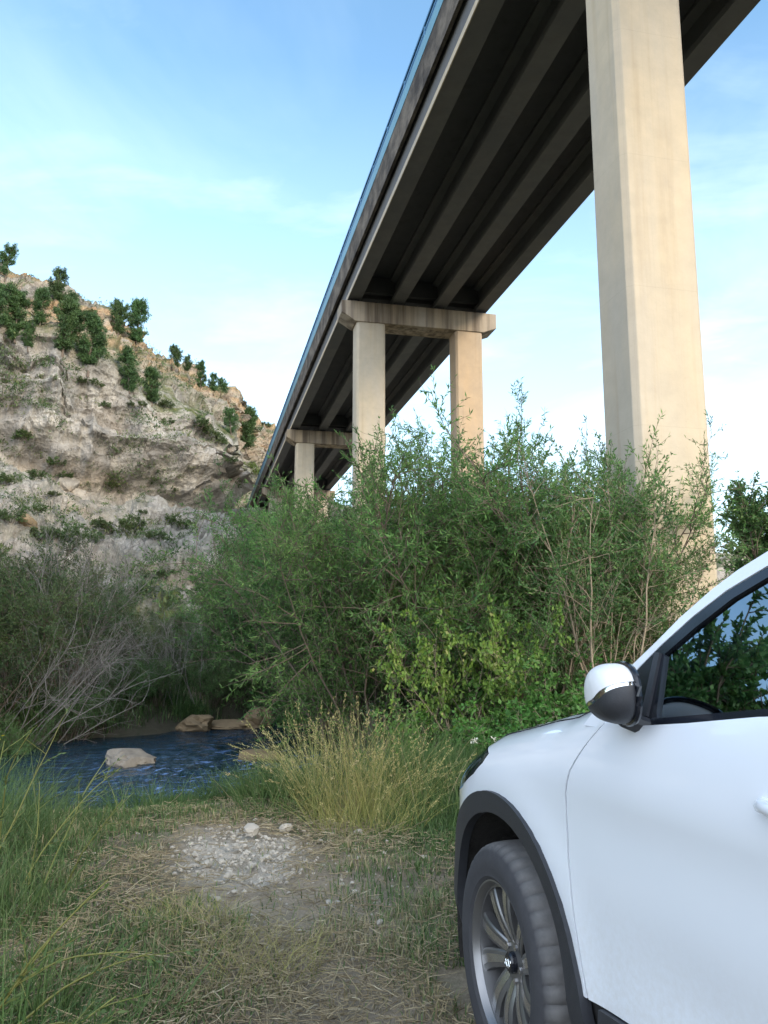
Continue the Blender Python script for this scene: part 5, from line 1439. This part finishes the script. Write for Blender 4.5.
        for i in range(5):
            a0 = 2 * PI * i / 5 + .35
            for off0, off1, wi, wo in ((-.30, -.42, .024, .033), (.30, .18, .024, .033)):
                rows = []
                for tt in np.linspace(0, 1, 9):
                    r = .058 + (.222 - .058) * tt; an = a0 + off0 * (1 - tt) ** 1.3 * 1.0 + off1 * tt; wdt = wi + (wo - wi) * tt; h = .050 + .012 * math.sin(tt * PI) + .022 * tt
                    er = np.array([math.cos(an), 0, math.sin(an)]); et = np.array([-math.sin(an), 0, math.cos(an)]); up = np.array([0, 1, 0])
                    p = er * r + up * h
                    rows.append([p - et * wdt - up * .032, p - et * wdt - up * .006, p - et * wdt * .45, p + et * wdt * .8, p + et * wdt - up * .004, p + et * wdt - up * .032])
                A = np.array(rows); nR, nC = A.shape[:2]
                rim.add(A.reshape(-1, 3), [(i2 * nC + j, i2 * nC + j + 1, (i2 + 1) * nC + j + 1, (i2 + 1) * nC + j) for i2 in range(nR - 1) for j in range(nC - 1)])
                # machined flank
                B = A[:, 2:4] + np.array([0, .0012, 0]); B = np.stack([B[:, 0], B[:, 0] * .3 + B[:, 1] * .7], 1)
                br.add(B.reshape(-1, 3), [(i2 * 2, i2 * 2 + 1, i2 * 2 + 3, i2 * 2 + 2) for i2 in range(nR - 1)])
            an = a0 + PI / 5; c = Vector((.052 * math.cos(an), .0505, .052 * math.sin(an)))
            br.tube([c - Vector((0, .02, 0)), c + Vector((0, .006, 0))], .0095, 6)
        r_ = rim.build('rim', M['rimdark'], w, smooth=True, sharp=30)
        br.build('machined_face', M['rimbright'], r_, smooth=True, sharp=30)
        b = MB(); b.lathe([(0, .071), (.026, .070), (.031, .065), (.031, .045)], 32); cp = b.build('hub_cap', M['gloss_black'], w, smooth=True)
        # emblem: a slanted letter in an oval ring
        b = MB(); b.tube([(.022 * math.cos(2 * PI * i / 30), .0715, .013 * math.sin(2 * PI * i / 30)) for i in range(30)], .0016, 5, True)
        for x in (-.009, .009): b.tube([(x - .003, .0715, -.010), (x + .003, .0715, .010)], .0022, 5)
        b.tube([(-.010, .0715, -.003), (0, .0715, .001), (.010, .0715, .003)], .002, 5); b.build('emblem', M['chrome'], cp)
        return w
    w0 = wheel((0, .838, .35), -.03, .25)
    def dup_wheel(loc, rz):
        c = w0.copy(); COL.objects.link(c); c.parent = root; c.location = loc; c.rotation_euler = (0, .8, rz)
        for ch in w0.children:
            d = ch.copy(); COL.objects.link(d); d.parent = c
            for g in ch.children: e = g.copy(); COL.objects.link(e); e.parent = d
    bpy.context.view_layer.update()
    dup_wheel((-WB, .800, .35), 0); dup_wheel((0, -.800, .35), PI); dup_wheel((-WB, -.800, .35), PI)
build_car()

# ------------------------------------------------------------------ sky, sun, camera
SUN_AZ, SUN_EL = 140.0, 23.0          # degrees clockwise from the view direction; behind the right shoulder
w = bpy.data.worlds.new('World'); SC.world = w; w.use_nodes = True
nt = w.node_tree; nt.nodes.clear()
sky = nt.nodes.new('ShaderNodeTexSky'); sky.sky_type = 'NISHITA'; sky.sun_disc = False
sky.sun_elevation = math.radians(SUN_EL); sky.sun_rotation = math.radians(SUN_AZ)
sky.air_density = 1.0; sky.dust_density = .5; sky.ozone_density = .7; sky.altitude = 300
gen = texco(nt, 'Generated')
sep = N(nt, 'ShaderNodeSeparateXYZ'); L(nt, gen, sep.inputs[0])
# clouds on a flat layer overhead: project the direction on a plane
zc = mth(nt, 'ADD', mth(nt, 'MAXIMUM', sep.outputs['Z'], 0.0), .12)
cv = N(nt, 'ShaderNodeCombineXYZ'); L(nt, mth(nt, 'DIVIDE', sep.outputs['X'], zc), cv.inputs[0]); L(nt, mth(nt, 'DIVIDE', sep.outputs['Y'], zc), cv.inputs[1])
n1 = noise(nt, mapping(nt, cv.outputs[0], (1.1, .8, 1), (.3, .9, 0)), 1.1, 7, .58, .5)
n3 = noise(nt, mapping(nt, cv.outputs[0], (1.3, 2.0, 1), (7.1, 2.4, 0)), 1.7, 6, .56, .5)
n2 = noise(nt, mapping(nt, cv.outputs[0], (1.0, 1.7, 1), (3.3, 1.7, 0)), 1.4, 6, .56, .4)
veil = mth(nt, 'MULTIPLY', mrange(nt, sep.outputs['Z'], .62, .12), .9, True)
cl = mth(nt, 'ADD', mth(nt, 'MULTIPLY', ramp(nt, n1, [(.48, (0, 0, 0)), (.75, (1, 1, 1))]), .42), mth(nt, 'MULTIPLY', mth(nt, 'ADD', ramp(nt, n3, [(.54, (0, 0, 0)), (.78, (.8,) * 3)]), 0.0), .28)) 
cl = mth(nt, 'ADD', cl, mth(nt, 'MULTIPLY', ramp(nt, n2, [(.56, (0, 0, 0)), (.76, (1, 1, 1))]), .4))
fac = mth(nt, 'ADD', mth(nt, 'MULTIPLY', cl, mrange(nt, sep.outputs['Z'], .85, .25, .35, 1.)), mth(nt, 'MULTIPLY', veil, .60), True)
skyc = mix(nt, 1.0, sky.outputs[0], (.87, 1.07, 1.07), 'MULTIPLY')
c = mix(nt, fac, skyc, (3.7, 4.35, 4.95))
# bright cloud bank added out of view behind the camera, as soft fill light
rear = mth(nt, 'MULTIPLY', mrange(nt, sep.outputs['Y'], .15, -.55), mrange(nt, n1, .32, .56, .35, 1.0), True)
c = mix(nt, mth(nt, 'MULTIPLY', rear, .9), c, (8.8, 9.5, 10.7))
bg = nt.nodes.new('ShaderNodeBackground'); L(nt, c, bg.inputs['Color']); bg.inputs['Strength'].default_value = .125
o = nt.nodes.new('ShaderNodeOutputWorld'); L(nt, bg.outputs[0], o.inputs['Surface'])

sd = bpy.data.lights.new('sun', 'SUN'); sd.energy = 1.2; sd.angle = math.radians(18); sd.color = (1.0, .84, .62)
so = bpy.data.objects.new('sun', sd); COL.objects.link(so)
a, e = math.radians(SUN_AZ), math.radians(SUN_EL)
S = Vector((math.sin(a) * math.cos(e), math.cos(a) * math.cos(e), math.sin(e)))
so.rotation_euler = S.to_track_quat('Z', 'Y').to_euler()

cam = bpy.data.cameras.new('camera'); co = bpy.data.objects.new('camera', cam); COL.objects.link(co)
co.location = CAMP; co.rotation_euler = (PI / 2 + PITCH, 0, 0)
cam.sensor_fit = 'VERTICAL'; cam.sensor_height = 36; cam.lens = FPX / 1024 * 36; cam.clip_start = .05; cam.clip_end = 6000
SC.camera = co
SC.render.engine = 'CYCLES'
SC.cycles.max_bounces = 6; SC.cycles.diffuse_bounces = 3; SC.cycles.glossy_bounces = 3; SC.cycles.transmission_bounces = 4; SC.cycles.transparent_max_bounces = 8
SC.cycles.use_denoising = True; SC.cycles.sample_clamp_indirect = 3.0; SC.cycles.caustics_reflective = False; SC.cycles.caustics_refractive = False
vs = SC.view_settings; vs.view_transform = 'Standard'; vs.look = 'None'; vs.gamma = 1; vs.use_curve_mapping = False; vs.exposure = 1.62
